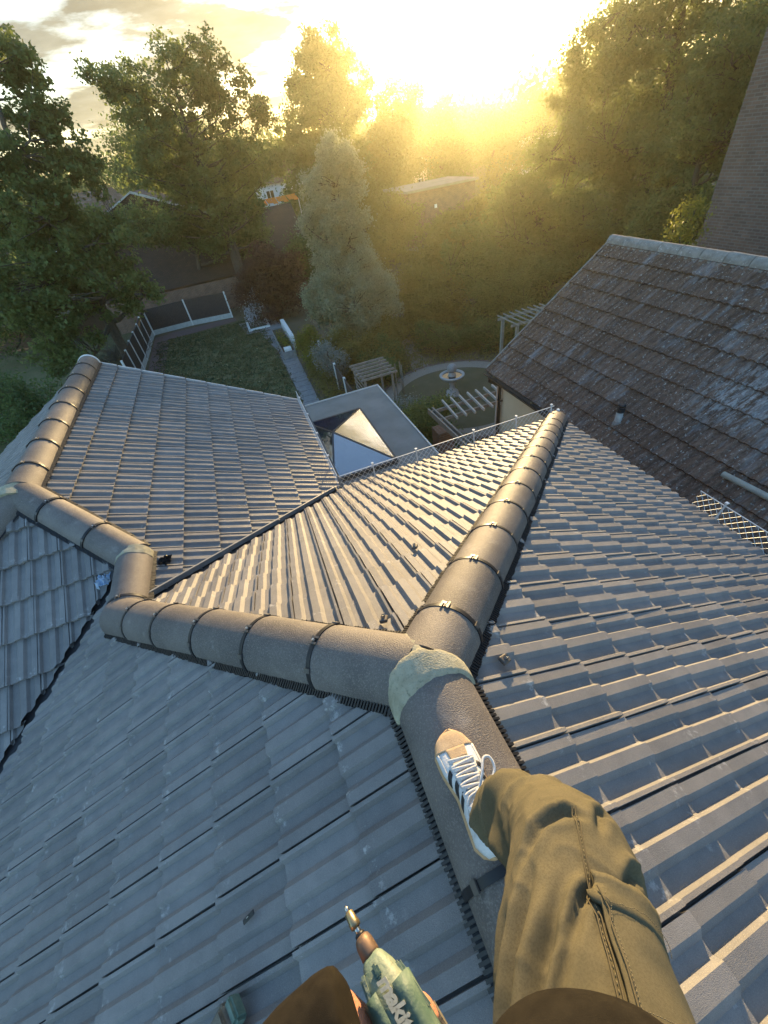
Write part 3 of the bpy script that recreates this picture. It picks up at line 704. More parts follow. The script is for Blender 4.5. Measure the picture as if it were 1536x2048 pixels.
for i in range(4): bar(lan, lc[i]-V((0, 0, .05)), lc[(i+1) % 4]-V((0, 0, .05)), .07, .12)
for i in range(4): bar(lan, lc[i], ap, .045, .03)
fr = part('roof_lantern', lan, mat('anthracite_frame', (.02, .022, .026), .4), ex)
for i in range(4):
    bm = bmesh.new(); q = [lc[i], lc[(i+1) % 4], ap]; vs = [bm.verts.new(p+V((0, 0, .006))) for p in q]; bm.faces.new(vs); 
    bmesh.ops.solidify(bm, geom=bm.faces[:], thickness=.012)
    part('glass_pane', bm, m_glass, fr)
bm = bmesh.new(); slab(bm, lx0, lx1, ly0, ly1, 0.4, .42); part('room_floor', bm, m_slab, ex)

# ================================================================ GARDENS
struct('lawn', sheet([(-6.1, 22), (-5.35, 33.9), (.2, 34.6), (.75, 32.5), (1.35, 26), (1.42, 17.5), (1.42, 11.6), (-6.6, 11.6)], .004), m_grass)
struct('side_garden', sheet([(-30, 8), (-30, 40), (-7.3, 40), (-7.3, 8)], .0), m_grass)
struct('path', sheet([(-6.35, 16), (-6.35, 35.4), (-5.4, 35.5), (-5.3, 34), (-5.35, 16)], .010), m_redpave)
struct('path', sheet([(-5.4, 34.0), (-5.4, 35.7), (-.4, 35.6), (-.3, 34.6)], .012), m_redpave)
struct('path', sheet([(1.45, 11.6), (1.45, 26), (.9, 30.3), (2.6, 30.3), (2.35, 25.5), (2.16, 17.6), (2.16, 11.6)], .010), m_slab)
struct('path', sheet([(.1, 30.6), (-.3, 33.6), (2.3, 33.0), (2.5, 30.3)], .015), m_slab)
# joints across the slab path
bm = bmesh.new()
for i in range(22): y = 12+i*.62; bar(bm, (1.47, y, .012), (2.14, y, .012), .012, .006)
stuffk(part('path_joints', bm, m_earth, None)); bpy.data.objects['path_joints']['label'] = 'joints in the path'
# ring path round the fountain
def ring_mesh(c, r0, r1, z, n=72, a0=0, a1=2*math.pi):
    bm = bmesh.new(); p = []
    for i in range(n+1):
        a = a0+(a1-a0)*i/n; p.append((bm.verts.new((c[0]+r0*math.cos(a), c[1]+r0*math.sin(a), z)), bm.verts.new((c[0]+r1*math.cos(a), c[1]+r1*math.sin(a), z))))
    for i in range(n): bm.faces.new((p[i][0], p[i][1], p[i+1][1], p[i+1][0]))
    return bm
FC = (7.75, 14.75)
struct('ring_path', ring_mesh(FC, 2.75, 3.45, .012), mat('pale_gravel_path', (.19, .16, .13), .95, (.25, .22, .18), 20, .5, 60, coords='World'))
struct('ring_path_kerb', ring_mesh(FC, 3.45, 3.55, .035), m_redpave)
struct('path', sheet([(7.0, 18.0), (7.9, 18.15), (8.7, 22.5), (8.1, 22.5)], .016), bpy.data.materials['pale_gravel_path'])
bm = bmesh.new(); bm.faces.new([bm.verts.new((FC[0]+2.75*math.cos(i/48*2*math.pi), FC[1]+2.75*math.sin(i/48*2*math.pi), .008)) for i in range(48)])
struct('round_lawn', bm, mat('worn_round_lawn', (.075, .068, .030), .95, (.10, .085, .045), 1.5, .8, 40, coords='World'))

# fountain
ft = thing('fountain', 'pale stone pedestal fountain with a round bowl and a grey ball, inside the ring path', 'fountain', (7.49, 14.92, 0))
F0 = (7.49, 14.92, 0)
bm = bmesh.new(); lathe(bm, F0, [(.30, 0), (.31, .05), (.28, .09), (.25, .20), (.17, .27), (.11, .34), (.10, .46), (.13, .54), (.15, .60), (.10, .63), (.17, .70), (.24, .73)], 28); part('pedestal', bm, m_stone, ft)
bm = bmesh.new(); lathe(bm, F0, [(.15, .70), (.30, .73), (.46, .81), (.52, .90), (.53, .93), (.50, .95), (.43, .945), (.40, .87), (.20, .84)], 36); bo = part('bowl', bm, m_stone, ft)
bm = bmesh.new(); bm.faces.new([bm.verts.new((F0[0]+.41*math.cos(i/32*2*math.pi), F0[1]+.41*math.sin(i/32*2*math.pi), .895)) for i in range(32)]); part('water', bm, m_water, bo)
bm = bmesh.new(); lathe(bm, F0, [(.16, .86), (.17, .93), (.13, .97), (.16, 1.03), (.15, 1.05)], 20); part('neck', bm, m_stone, ft)
bm = bmesh.new(); bmesh.ops.create_uvsphere(bm, u_segments=24, v_segments=16, radius=.205)
for v_ in bm.verts: v_.co += V((F0[0], F0[1], 1.20))
part('ball', bm, mat('grey_granite_ball', (.20, .20, .195), .55, (.28, .28, .27), 30), ft, smooth=True)

# black-panelled fence with pale posts and gravel boards
def panel_fence(pts, label, hp=1.35, hg=.33, posts=None, closed_last=True, m=m_fencep, gm=m_gravelb, pm=m_white):
    t = thing('fence', label, 'fence', (*pts[0], 0))
    for a, b in zip(pts[:-1], pts[1:]):
        A, B = V((*a, 0)), V((*b, 0)); d = (B-A).normalized()
        if hg:
            bm = bmesh.new(); bar(bm, A+d*.05+V((0, 0, hg/2)), B-d*.05+V((0, 0, hg/2)), .05, hg); part('gravel_board', bm, gm, t)
        bm = bmesh.new(); n = int((B-A).length/.11)
        for k in range(n):
            p0 = A+d*(.05+k*.11); z0, z1 = hg+.02, hg+hp; bar(bm, p0+V((0, 0, (z0+z1)/2)), p0+d*.105+V((0, 0, (z0+z1)/2)), .014+.012*(k % 2), z1-z0)
        pn = part('fence_panel', bm, m, t)
        bm = bmesh.new(); bar(bm, A+d*.05+V((0, 0, hg+hp+.012)), B-d*.05+V((0, 0, hg+hp+.012)), .05, .022); part('capping_rail', bm, m, t)
    for p in pts:
        bm = bmesh.new(); box(bm, (*p, (hg+hp+.08)/2), (.10, .10, hg+hp+.08)); part('fence_post', bm, pm, t)
    return t
panel_fence([(-6.42, 36.2), (-3.55, 36.35), (-.55, 35.85)], 'back garden fence of two wide black panels over a pale gravel board, behind the lawn', hp=1.42)
panel_fence([(-6.45, 36.05), (-6.5, 34.2), (-6.5, 32.4), (-6.55, 30.6), (-6.6, 28.8), (-6.6, 27), (-6.6, 25.2)], 'side fence of black panels and pale slim posts along the left of the lawn', hp=1.42)
panel_fence([(3.45, 24.0), (3.40, 22.1), (3.35, 20.3), (3.33, 18.6), (3.30, 16.8), (3.28, 15.0), (3.26, 13.3), (3.26, 11.75)], 'dark overgrown fence with white posts between the two gardens', hp=1.2, hg=.0)
panel_fence([(-28, 42), (-24, 41.9), (-20, 41.8), (-16, 41.6), (-12, 41.5), (-8, 41.3)], 'low dark brown fence deep in shade at the far left', hp=1.6, hg=0, m=m_brownwood, pm=m_brownwood)
# small birdbath / plinth on the slab patch
bm = bmesh.new(); slab(bm, .25, 1.75, 31.1, 31.25, 0.0, .12); slab(bm, .25, .4, 31.1, 33.2, 0, .12); slab(bm, 1.6, 1.75, 31.1, 33.2, 0, .12)
tag(part('raised_bed', bm, m_white, None), 'low white-edged square bed with a spindly pale bush at the end of the lawn', 'raised bed')
# trough planter
tp_ = thing('planter', 'long wooden trough planter with a white box inside, at the head of the slab path', 'planter', (2.0, 26.5, 0))
bm = bmesh.new()
for x in (1.62, 2.32): slab(bm, x-.025, x+.025, 24.2, 29.0, 0, .42)
for y in (24.2, 29.0): slab(bm, 1.62, 2.32, y-.025, y+.025, 0, .42)
part('trough', bm, m_slab, tp_)
bm = bmesh.new(); slab(bm, 1.65, 2.30, 24.25, 28.95, .28, .34); part('soil', bm, m_earth, tp_)
bm = bmesh.new(); slab(bm, 2.36, 2.60, 25.6, 29.4, 0, .75); part('bench_board', bm, m_white, tp_, 'pale board standing along the trough')
bm = bmesh.new(); slab(bm, 1.75, 2.15, 24.35, 24.8, .34, .50); part('white_box', bm, m_white, tp_)
# slatted arbour
ar = thing('arbour', 'small slatted wooden arbour with a lattice side, behind the extension', 'arbour', (4.2, 15, 0))
ax0, ax1, ay0, ay1, az = 3.55, 4.75, 14.35, 15.9, 2.02
for i in range(6):
    y = ay0+(ay1-ay0)*i/5; bm = bmesh.new(); bar(bm, (ax0-.12, y, az), (ax1+.15, y, az), .05, .08); part('slat', bm, m_wood, ar)
for x in (ax0+.05, ax1-.05): 
    bm = bmesh.new(); bar(bm, (x, ay0, az-.07), (x, ay1, az-.07), .05, .07); part('beam', bm, m_wood, ar)
for x in (ax0+.05, ax1-.05):
    for y in (ay0+.05, ay1-.05): bm = bmesh.new(); box(bm, (x, y, (az-.1)/2), (.07, .07, az-.1)); part('post', bm, m_wood, ar)
for i in range(8): bm = bmesh.new(); z = .35+i*.2; bar(bm, (ax0, ay0, z), (ax0, ay1, z), .02, .035); part('lattice_slat', bm, m_wood, ar)
# pergola next to the cream wall
pg = thing('pergola', 'weathered wooden pergola of parallel rafters beside the cream wall, with a brick pillar', 'pergola', (5.4, 10, 0))
pz = 2.30
for y in (9.75, 10.3): bm = bmesh.new(); bar(bm, (4.4, y, pz), (7.3, y, pz), .05, .10); part('beam', bm, m_wood, pg)
for i in range(8): x = 4.95+i*.29; bm = bmesh.new(); bar(bm, (x-.06, 9.45, pz+.085), (x+.04, 10.65, pz+.085), .045, .07); part('rafter', bm, mat('pale_weathered_wood', (.40, .38, .34), .85) if i == 0 else bpy.data.materials['pale_weathered_wood'], pg)
for x in (4.42, 4.56): bm = bmesh.new(); bar(bm, (x, 10.45, pz+.0), (x+.06, 7.3, pz+.0), .05, .16); part('beam', bm, m_wood, pg)
for x, y in ((6.6, 9.8), (7.2, 9.8), (4.5, 7.5)): bm = bmesh.new(); box(bm, (x, y, 1.12), (.12, .12, 2.24)); part('post', bm, m_brownwood, pg)
def uvbox(name, c, s, m, parent, label=None):
    bm = bmesh.new(); box(bm, c, s); uv = bm.loops.layers.uv.new('UVMap')
    for f in bm.faces:
        for l in f.loops:
            p = l.vert.co; l[uv].uv = ((p.x+p.y), p.z) if abs(f.normal.z) < .5 else (p.x, p.y)
    return part(name, bm, m, parent, label)
m_redbrick = brickmat('red_brick', (.22, .10, .06), (.15, .07, .045), (.2, .17, .14), 1.0, .225, .075, ms=.012)
uvbox('brick_pillar', (4.62, 9.9, .95), (.5, .5, 1.9), m_redbrick, pg)
# table with a pale blue cover
tb = thing('garden_table', 'garden table under a creased pale blue sheet at the foot of the cream wall', 'table', (5.8, 9.9, 0))
bm = bmesh.new(); nx, ny = 18, 12; g = []
for i in range(nx+1):
    r = []
    for j in range(ny+1):
        x = 5.15+1.35*i/nx; y = 8.95+1.1*j/ny; e = min(i, nx-i, j, ny-j); r.append(bm.verts.new((x, y, .92+noise.noise(V((x*4, y*4, 0)))*.035-(.22 if e == 0 else 0))))
    g.append(r)
for i in range(nx):
    for j in range(ny): bm.faces.new((g[i][j], g[i+1][j], g[i+1][j+1], g[i][j+1])).smooth = True
part('sheet', bm, mat('pale_blue_sheet', (.52, .60, .68), .6), tb)
for x in (5.25, 6.4):
    for y in (9.05, 9.95): bm = bmesh.new(); box(bm, (x, y, .44), (.06, .06, .88)); part('leg', bm, m_wood, tb)
# garden obelisk
ob = thing('obelisk', 'slender three-stick plant support at the edge of the ring path', 'plant support', (5.6, 16.2, 0))
for x, y in ((5.42, 16.2), (5.75, 16.35), (5.66, 15.95)):
    bm = bmesh.new(); tube(bm, [(x, y, 0), (x*.5+5.61*.5+(x-5.6)*.3, y, 1.5)], .018, 6); part('stick', bm, m_wood, ob)
# post-and-beam frame at the far right of the garden
p3 = thing('pergola', 'grey-green post-and-beam garden frame poking up beside the old brown roof', 'pergola', (10.5, 15, 0))
for x, y in ((10.45, 15.9), (10.5, 14.9), (12.2, 15.9), (12.2, 14.9)): bm = bmesh.new(); box(bm, (x, y, 1.1), (.11, .11, 2.2)); part('post', bm, m_greenwood, p3)
for y in (14.9, 15.9): bm = bmesh.new(); bar(bm, (10.2, y, 2.25), (12.6, y, 2.25), .05, .09); part('beam', bm, m_greenwood, p3)
for i in range(8): x = 10.35+i*.3; bm = bmesh.new(); bar(bm, (x, 14.6, 2.33), (x, 16.2, 2.33), .03, .05); part('rafter', bm, m_greenwood, p3)
# trellis in the hedge
tr = thing('trellis', 'small pale diamond trellis in the hedge below the sun', 'trellis', (9.4, 27, 0))
bm = bmesh.new(); P0 = V((9.0, 27.5, 1.0))
for i in range(9): bar(bm, P0+V((i*.25, 0, 0)), P0+V((i*.25, 0, .8)), .025)
for i in range(4): bar(bm, P0+V((0, 0, i*.26)), P0+V((2.0, 0, i*.26)), .025)
bar(bm, P0+V((0, 0, -1)), P0+V((0, 0, .8)), .07); bar(bm, P0+V((2, 0, -1)), P0+V((2, 0, .8)), .07)
part('lattice', bm, m_wood, tr)

# ================================================================ BUILDINGS BEYOND
# brick side wall of the next house on the right
bh = thing('house', 'tall brown brick house wall rising behind the old tiled roof at the right edge', 'house', (20, 2, 0))
uvbox('wall', (20.0, 2.9, 5.4), (12, 16, 10.8), m_brick, bh)
bm = bmesh.new(); slab(bm, 13.9, 26.1, -5.2, 11.0, 10.82, 10.96); part('eave_board', bm, m_brownwood, bh)
bm = bmesh.new(); vs = [bm.verts.new(p) for p in ((13.6, -5.5, 11.0), (26.4, -5.5, 11.0), (26.4, 11.3, 11.0), (13.6, 11.3, 11.0), (20, -5.5, 13.4), (20, 11.3, 13.4))]
for f in ((0, 3, 5, 4), (1, 4, 5, 2), (0, 4, 1), (3, 2, 5)): bm.faces.new([vs[i] for i in f])
part('roof', bm, m_oldtile, bh)
# brown-tiled house behind the back fence
def uvquad(pts, su=1.0):
    bm = bmesh.new(); vs = [bm.verts.new(p) for p in pts]; f = bm.faces.new(vs); uv = bm.loops.layers.uv.new('UVMap')
    o = V(pts[0]); ex_ = (V(pts[1])-o).normalized(); nn = f.normal if f.normal.length else None
    f.normal_update(); ey = f.normal.cross(ex_)
    for l in f.loops: q = l.vert.co-o; l[uv].uv = (q.dot(ex_)*su, q.dot(ey)*su)
    return bm
th = thing('house', 'brown plain-tiled house seen between the trees behind the black fence', 'house', (0, 44, 0))
part('roof', uvquad([(-9.5, 38.6, 2.25), (7.2, 38.6, 2.25), (7.2, 44, 5.6), (-9.5, 44, 5.6)]), m_plaintile, th, 'lower brown tiled roof')
part('gable', uvquad([(-9.5, 44.02, 5.0), (7.6, 44.02, 2.2), (7.6, 44.02, 2.95), (-4.7, 44.02, 8.05), (-9.5, 44.02, 6.05)]), m_plaintile, th, 'tile-hung gable')
uvbox('wall', (-1.1, 41.5, 1.05), (16, 5.6, 2.1), m_redbrick, th)
bm = bmesh.new(); bar(bm, (-4.75, 43.9, 8.12), (7.8, 43.9, 2.92), .06, .16); bar(bm, (-4.7, 43.9, 8.12), (-9.6, 43.9, 6.1), .06, .10); part('bargeboard', bm, m_trim, th)
bm = bmesh.new(); vs = [bm.verts.new(p) for p in ((-4.7, 44.1, 8.1), (-4.7, 56, 8.1), (7.8, 56, 2.9), (7.8, 44.1, 2.9), (-9.6, 44.1, 6.05), (-9.6, 56, 6.05))]
bm.faces.new([vs[i] for i in (0, 3, 2, 1)]); bm.faces.new([vs[i] for i in (0, 1, 5, 4)]); part('roof_back', bm, m_oldtile, th)
# raised white patio with garden furniture
pt = thing('patio', 'raised white patio crowded with garden furniture under an orange awning', 'patio', (7.8, 52, 0))
bm = bmesh.new(); slab(bm, 5.4, 11.5, 50, 56, 0, 2.75); part('deck', bm, m_white, pt)
for x in (5.45, 7.9, 10.2): bm = bmesh.new(); slab(bm, x, x+.22, 49.9, 50.1, 2.7, 4.1); part('white_post', bm, m_white, pt)
bm = bmesh.new()
for i in range(16): slab(bm, 5.5+i*.36, 5.62+i*.36, 49.95, 50.0, 2.8, 3.5)
part('railing', bm, m_white, pt)
aw = thing('awning', 'orange awning stretched above the far patio', 'awning', (7, 53, 5))
bm = bmesh.new()
for i in range(9):
    a_ = [bm.verts.new(p) for p in ((4.6+i*.52, 50.8, 5.25+.10*(i % 2)), (5.08+i*.52, 50.8, 5.25+.10*(i % 2)), (5.08+i*.52, 52.6, 5.65), (4.6+i*.52, 52.6, 5.65))]; bm.faces.new(a_)
part('canopy', bm, mat('orange_awning', (.75, .22, .02), .7, transl=.5, tcol=(.95, .30, .02)), aw)
bm = bmesh.new()
for x in (4.7, 9.2): bar(bm, (x, 50.9, 2.75), (x, 50.9, 5.3), .05)
part('awning_pole', bm, m_white, aw)
def chair(x, y, z, rz, col, lab):
    t = thing('garden_chair', lab, 'chair', (x, y, z)); R = Matrix.Rotation(rz, 3, 'Z')
    def pr_(name, c, s):
        bm = bmesh.new(); box(bm, V((x, y, z))+R @ V(c), s, rz=rz); part(name, bm, col, t)
    pr_('seat', (0, 0, .42), (.5, .5, .06)); pr_('backrest', (0, .24, .75), (.5, .05, .6))
    for i, (a, b) in enumerate(((-.22, -.22), (.22, -.22), (-.22, .22), (.22, .22))): pr_('leg', (a, b, .2), (.04, .04, .4))
m_red = mat('dark_red_cushion', (.22, .04, .03), .8); m_lg = mat('light_grey_plastic', (.55, .56, .56), .6)
chair(6.2, 51.2, 2.75, .5, m_lg, 'light grey garden chair at the left end of the far patio')
chair(7.3, 51.6, 2.75, -2.4, m_red, 'dark red garden chair in the middle of the far patio')
chair(8.8, 50.9, 2.75, 2.0, m_lg, 'light grey garden chair turned sideways at the right of the far patio')
t = thing('patio_table', 'round white table among the chairs on the far patio', 'table', (7.9, 50.9, 2.75)); bm = bmesh.new(); lathe(bm, (7.9, 50.9, 2.75), [(.05, 0), (.05, .7), (.5, .71), (.5, .74)], 20); part('table_top', bm, m_white, t)
# low outbuilding below the sun
shd = thing('outbuilding', 'low brown outbuilding with a pale flat roof edge, deep in the glare below the sun', 'shed', (22, 48, 0))
uvbox('wall', (22, 48, 2.2), (7, 6, 4.4), m_redbrick, shd); bm = bmesh.new(); slab(bm, 18.2, 25.8, 44.7, 51.3, 4.42, 4.62); part('flat_roof', bm, m_flat, shd)
bm = bmesh.new(); slab(bm, 21.1, 21.35, 44.90, 44.98, 2.9, 3.2); part('wall_lamp', bm, m_white, shd); 
struct('patio_paving', sheet([(17.5, 39), (25, 39), (25, 45), (17.5, 45)], .01), m_slab)
# far houses
def far_house(x, y, w_, d_, h, rh, wm, rm, lab, rz=0, wins=4):
    t = thing('house', lab, 'house', (x, y, 0)); R = Matrix.Rotation(rz, 3, 'Z'); o = V((x, y, 0))
    bm = bmesh.new(); box(bm, o+V((0, 0, h/2)), (w_, d_, h), rz=rz); part('wall', bm, wm, t)
    P = lambda a, b, c: o+R @ V((a, b, c)); bm = bmesh.new(); e = .4
    vs = [bm.verts.new(P(*p)) for p in ((-w_/2-e, -d_/2-e, h), (w_/2+e, -d_/2-e, h), (w_/2+e, d_/2+e, h), (-w_/2-e, d_/2+e, h), (-w_/2*.75, 0, h+rh), (w_/2*.75, 0, h+rh))]
    for f in ((0, 1, 5, 4), (2, 3, 4, 5), (1, 2, 5), (3, 0, 4)): bm.faces.new([vs[i] for i in f])
    rf = part('roof', bm, rm, t)
    bm = bmesh.new(); box(bm, P(w_*.3, 0, h+rh*.8), (.8, .6, 2.0), rz=rz); part('chimney', bm, m_redbrick, rf)
    for k in range(wins):
        for fl in range(2):
            xx = -w_/2+w_*(k+.5)/wins; bm = bmesh.new(); box(bm, P(xx, -d_/2-.02, 1.6+fl*2.7), (1.3, .08, 1.2), rz=rz); wf = part('window', bm, m_white, t)
            bm = bmesh.new(); box(bm, P(xx-.3, -d_/2-.06, 1.6+fl*2.7), (.5, .03, 1.0), rz=rz); box(bm, P(xx+.3, -d_/2-.06, 1.6+fl*2.7), (.5, .03, 1.0), rz=rz); part('pane', bm, m_water, wf)
far_house(15, 88, 11, 8, 5.6, 2.6, m_white, m_oldtile, 'white-walled far house glimpsed through the leaves left of the tall middle tree')
far_house(34, 92, 12, 8, 5.2, 2.4, m_render, m_oldtile, 'far house with a low tiled roof beneath the brightest glare', .2)
far_house(62, 84, 12, 8, 5.4, 2.6, m_white, m_plaintile, 'pale far house between the treetops right of the glare', -.2)
far_house(-14, 72, 12, 9, 5.4, 3.2, m_redbrick, m_oldtile, 'orange-lit far house behind the tall tree at the left', .3)

# ================================================================ TREES AND SHRUBS
def leafmat(name, c, c2, transl=.45, tc=None):
    return mat(name, c, .6, c2, 1.3, coords='World', transl=transl, tcol=tc or tuple(min(1, x*1.9) for x in c2), rnd=.35, attr='tv', spec=.35)
L_dark = leafmat('dark_green_leaves', (.055, .090, .030), (.080, .120, .038))
L_mid = leafmat('mid_green_leaves', (.082, .118, .036), (.12, .150, .048))
L_yel = leafmat('yellow_green_leaves', (.11, .13, .02), (.16, .16, .03))
L_grey = leafmat('grey_green_leaves', (.16, .20, .13), (.23, .26, .17), .4)
L_silver = leafmat('silvery_leaves', (.17, .19, .17), (.22, .24, .21), .3)
L_plum = leafmat('dark_plum_leaves', (.045, .022, .022), (.065, .032, .026), .35, (.12, .04, .03))
L_gold = leafmat('olive_gold_leaves', (.10, .11, .03), (.15, .14, .042), .5)
L_pale = leafmat('pale_bush_leaves', (.30, .32, .34), (.38, .38, .42), .3)
def leaves(name, centres, per, size, sig, m, parent, flat=.75, shape=0, droop=.0, up_bias=.35):
    """one crown: many leaf-sized faces gathered in clumps"""
    c = np.asarray(centres, float); n = len(c)*per
    base = np.repeat(c[:, :3], per, 0); s = np.repeat(c[:, 3] if c.shape[1] > 3 else np.ones(len(c)), per)
    off = RNG.normal(0, 1, (n, 3)) * (sig*s)[:, None]; off[:, 2] *= flat
    p = base+off; p[:, 2] -= droop*np.abs(off[:, 0])
    a = RNG.normal(0, 1, (n, 3)); a[:, 2] -= .25; a /= np.linalg.norm(a, axis=1)[:, None]
    b = RNG.normal(0, 1, (n, 3)); nrm = np.cross(a, b); nrm[:, 2] += up_bias*np.sign(nrm[:, 2]); b = np.cross(nrm, a); b /= np.linalg.norm(b, axis=1)[:, None]
    nrm = np.cross(a, b)
    L = size*RNG.uniform(.6, 1.25, n)[:, None]; W = L*RNG.uniform(.5, .75, n)[:, None]
    if shape == 0:
        q = np.stack([p-a*L*.5, p+b*W*.5+nrm*L*.08, p+a*L*.55, p-b*W*.5+nrm*L*.08], 1); nv = 4
    else:      # lobed, maple-like
        q = np.stack([p-a*L*.45, p+b*W*.75-a*L*.12, p+b*W*.30+a*L*.12, p+a*L*.6, p-b*W*.30+a*L*.12, p-b*W*.75-a*L*.12], 1); nv = 6
    me = quadmesh_np(name, q.reshape(-1, 3), n, nv); me.materials.append(m)
    at = me.attributes.new('tv', 'FLOAT', 'FACE'); tv = np.clip(RNG.normal(.5, .2, n) + np.repeat(RNG.normal(0, .16, len(c)), per), 0, .999); at.data.foreach_set('value', tv.astype(np.float32))
    return part(name, me, None, parent)
def limb(bm, pts, r0, r1, n=6):
    k = len(pts); tube(bm, pts, [r0+(r1-r0)*i/(k-1) for i in range(k)], n, cap=False)
def curve_pts(a, b, k, bend, rnd):
    a, b = V(a), V(b); out = []
    for i in range(k+1):
        t = i/k; p = a.lerp(b, t); p.z += bend*math.sin(math.pi*t); 
        if 0 < i < k: p += V((random.gauss(0, rnd), random.gauss(0, rnd), random.gauss(0, rnd*.6)))
        out.append(p)
    return out
def tree(name, label, cat, base, ells, m, nclump=160, per=220, size=.15, sig=.34, r=.22, nl=9, split=.30, shape=0, stems=1, group=None, shell=.55, twigs=True, flat=.75, bark=None, up=.35):
    base = V(base); t = thing(name, label, cat, base, group)
    vol = np.array([e[3]**3 for e in ells])**.8; vol /= vol.sum(); cl = []
    for e, q in zip(ells, vol):
        k = max(3, int(nclump*q)); d = RNG.normal(0, 1, (k, 3)); d /= np.linalg.norm(d, axis=1)[:, None]
        rr = (shell+(1-shell)*RNG.random(k))**1.0 * np.where(RNG.random(k) < .25, RNG.random(k), 1)
        pr = d*rr[:, None]*np.array([1, 1, .9])*e[3]*.92+np.array(e[:3]); cl += [tuple(x)+(RNG.uniform(.7, 1.3),) for x in pr if x[2] > .25]
    cl = np.array(cl)
    bm = bmesh.new(); cen = V(np.average(cl[:, :3], axis=0)); top = V(cl[np.argmax(cl[:, 2])][:3])
    trunk = []
    for s in range(stems):
        b = base+V((random.gauss(0, .25*(stems > 1)), random.gauss(0, .25*(stems > 1)), 0)); tgt = V(cl[RNG.integers(len(cl))][:3]) if s else top
        if s: tgt = tgt.lerp(top, .5)
        pts = [b, b.lerp(V((cen.x, cen.y, cen.z)), .35)+V((random.gauss(0, .1), 0, 0)), b.lerp(cen, .8), cen.lerp(tgt, .45), tgt.lerp(cen, .12)]
        pts[1].z = b.z+(cen.z-b.z)*.4; k = r/math.sqrt(stems); rad = [k*1.25, k, k*.75, k*.4, k*.1]
        sm = []; sr = []
        for i in range(len(pts)-1):
            for j in range(4): sm.append(pts[i].lerp(pts[i+1], j/4)+V((random.gauss(0, .03), random.gauss(0, .03), 0))); sr.append(rad[i]+(rad[i+1]-rad[i])*j/4)
        tube(bm, sm, sr, 8, cap=False); trunk += list(zip(sm[4:], sr[4:]))
    ends = []
    # main limbs towards spread-out clumps, then twigs
    idx = [int(RNG.integers(len(cl)))]; dist = np.full(len(cl), 1e9)
    for _ in range(nl*stems):
        dist = np.minimum(dist, np.linalg.norm(cl[:, :3]-cl[idx[-1], :3], axis=1)); idx.append(int(np.argmax(dist)))
    nodes = [(p, q) for p, q in trunk]
    for i in idx[1:]:
        e = V(cl[i][:3]); cand = min(trunk, key=lambda q: (q[0]-e).length + max(0, q[0].z-e.z+.8)*2.0)
        pts = curve_pts(cand[0], e, 6, -.05*(e-cand[0]).length, .06); r0 = cand[1]*.62
        limb(bm, pts, r0, .02, 6); nodes += [(p, r0+(.02-r0)*k/6) for k, p in enumerate(pts)][1:]
    if twigs:
        npn = np.array([tuple(p) for p, q in nodes])
        for c_ in cl:
            d = np.linalg.norm(npn-c_[:3], axis=1); j = int(np.argmin(d+np.maximum(0, npn[:, 2]-c_[2])*.7)); a = nodes[j][0]
            if (V(c_[:3])-a).length > .15: limb(bm, curve_pts(a, V(c_[:3]), 3, 0, .05), min(nodes[j][1]*.6, .045)+.004, .006, 4)
    part('trunk', bm, bark or m_bark, t)
    leaves('crown', cl, per, size, sig, m, t, shape=shape, flat=flat, up_bias=up)
    return t
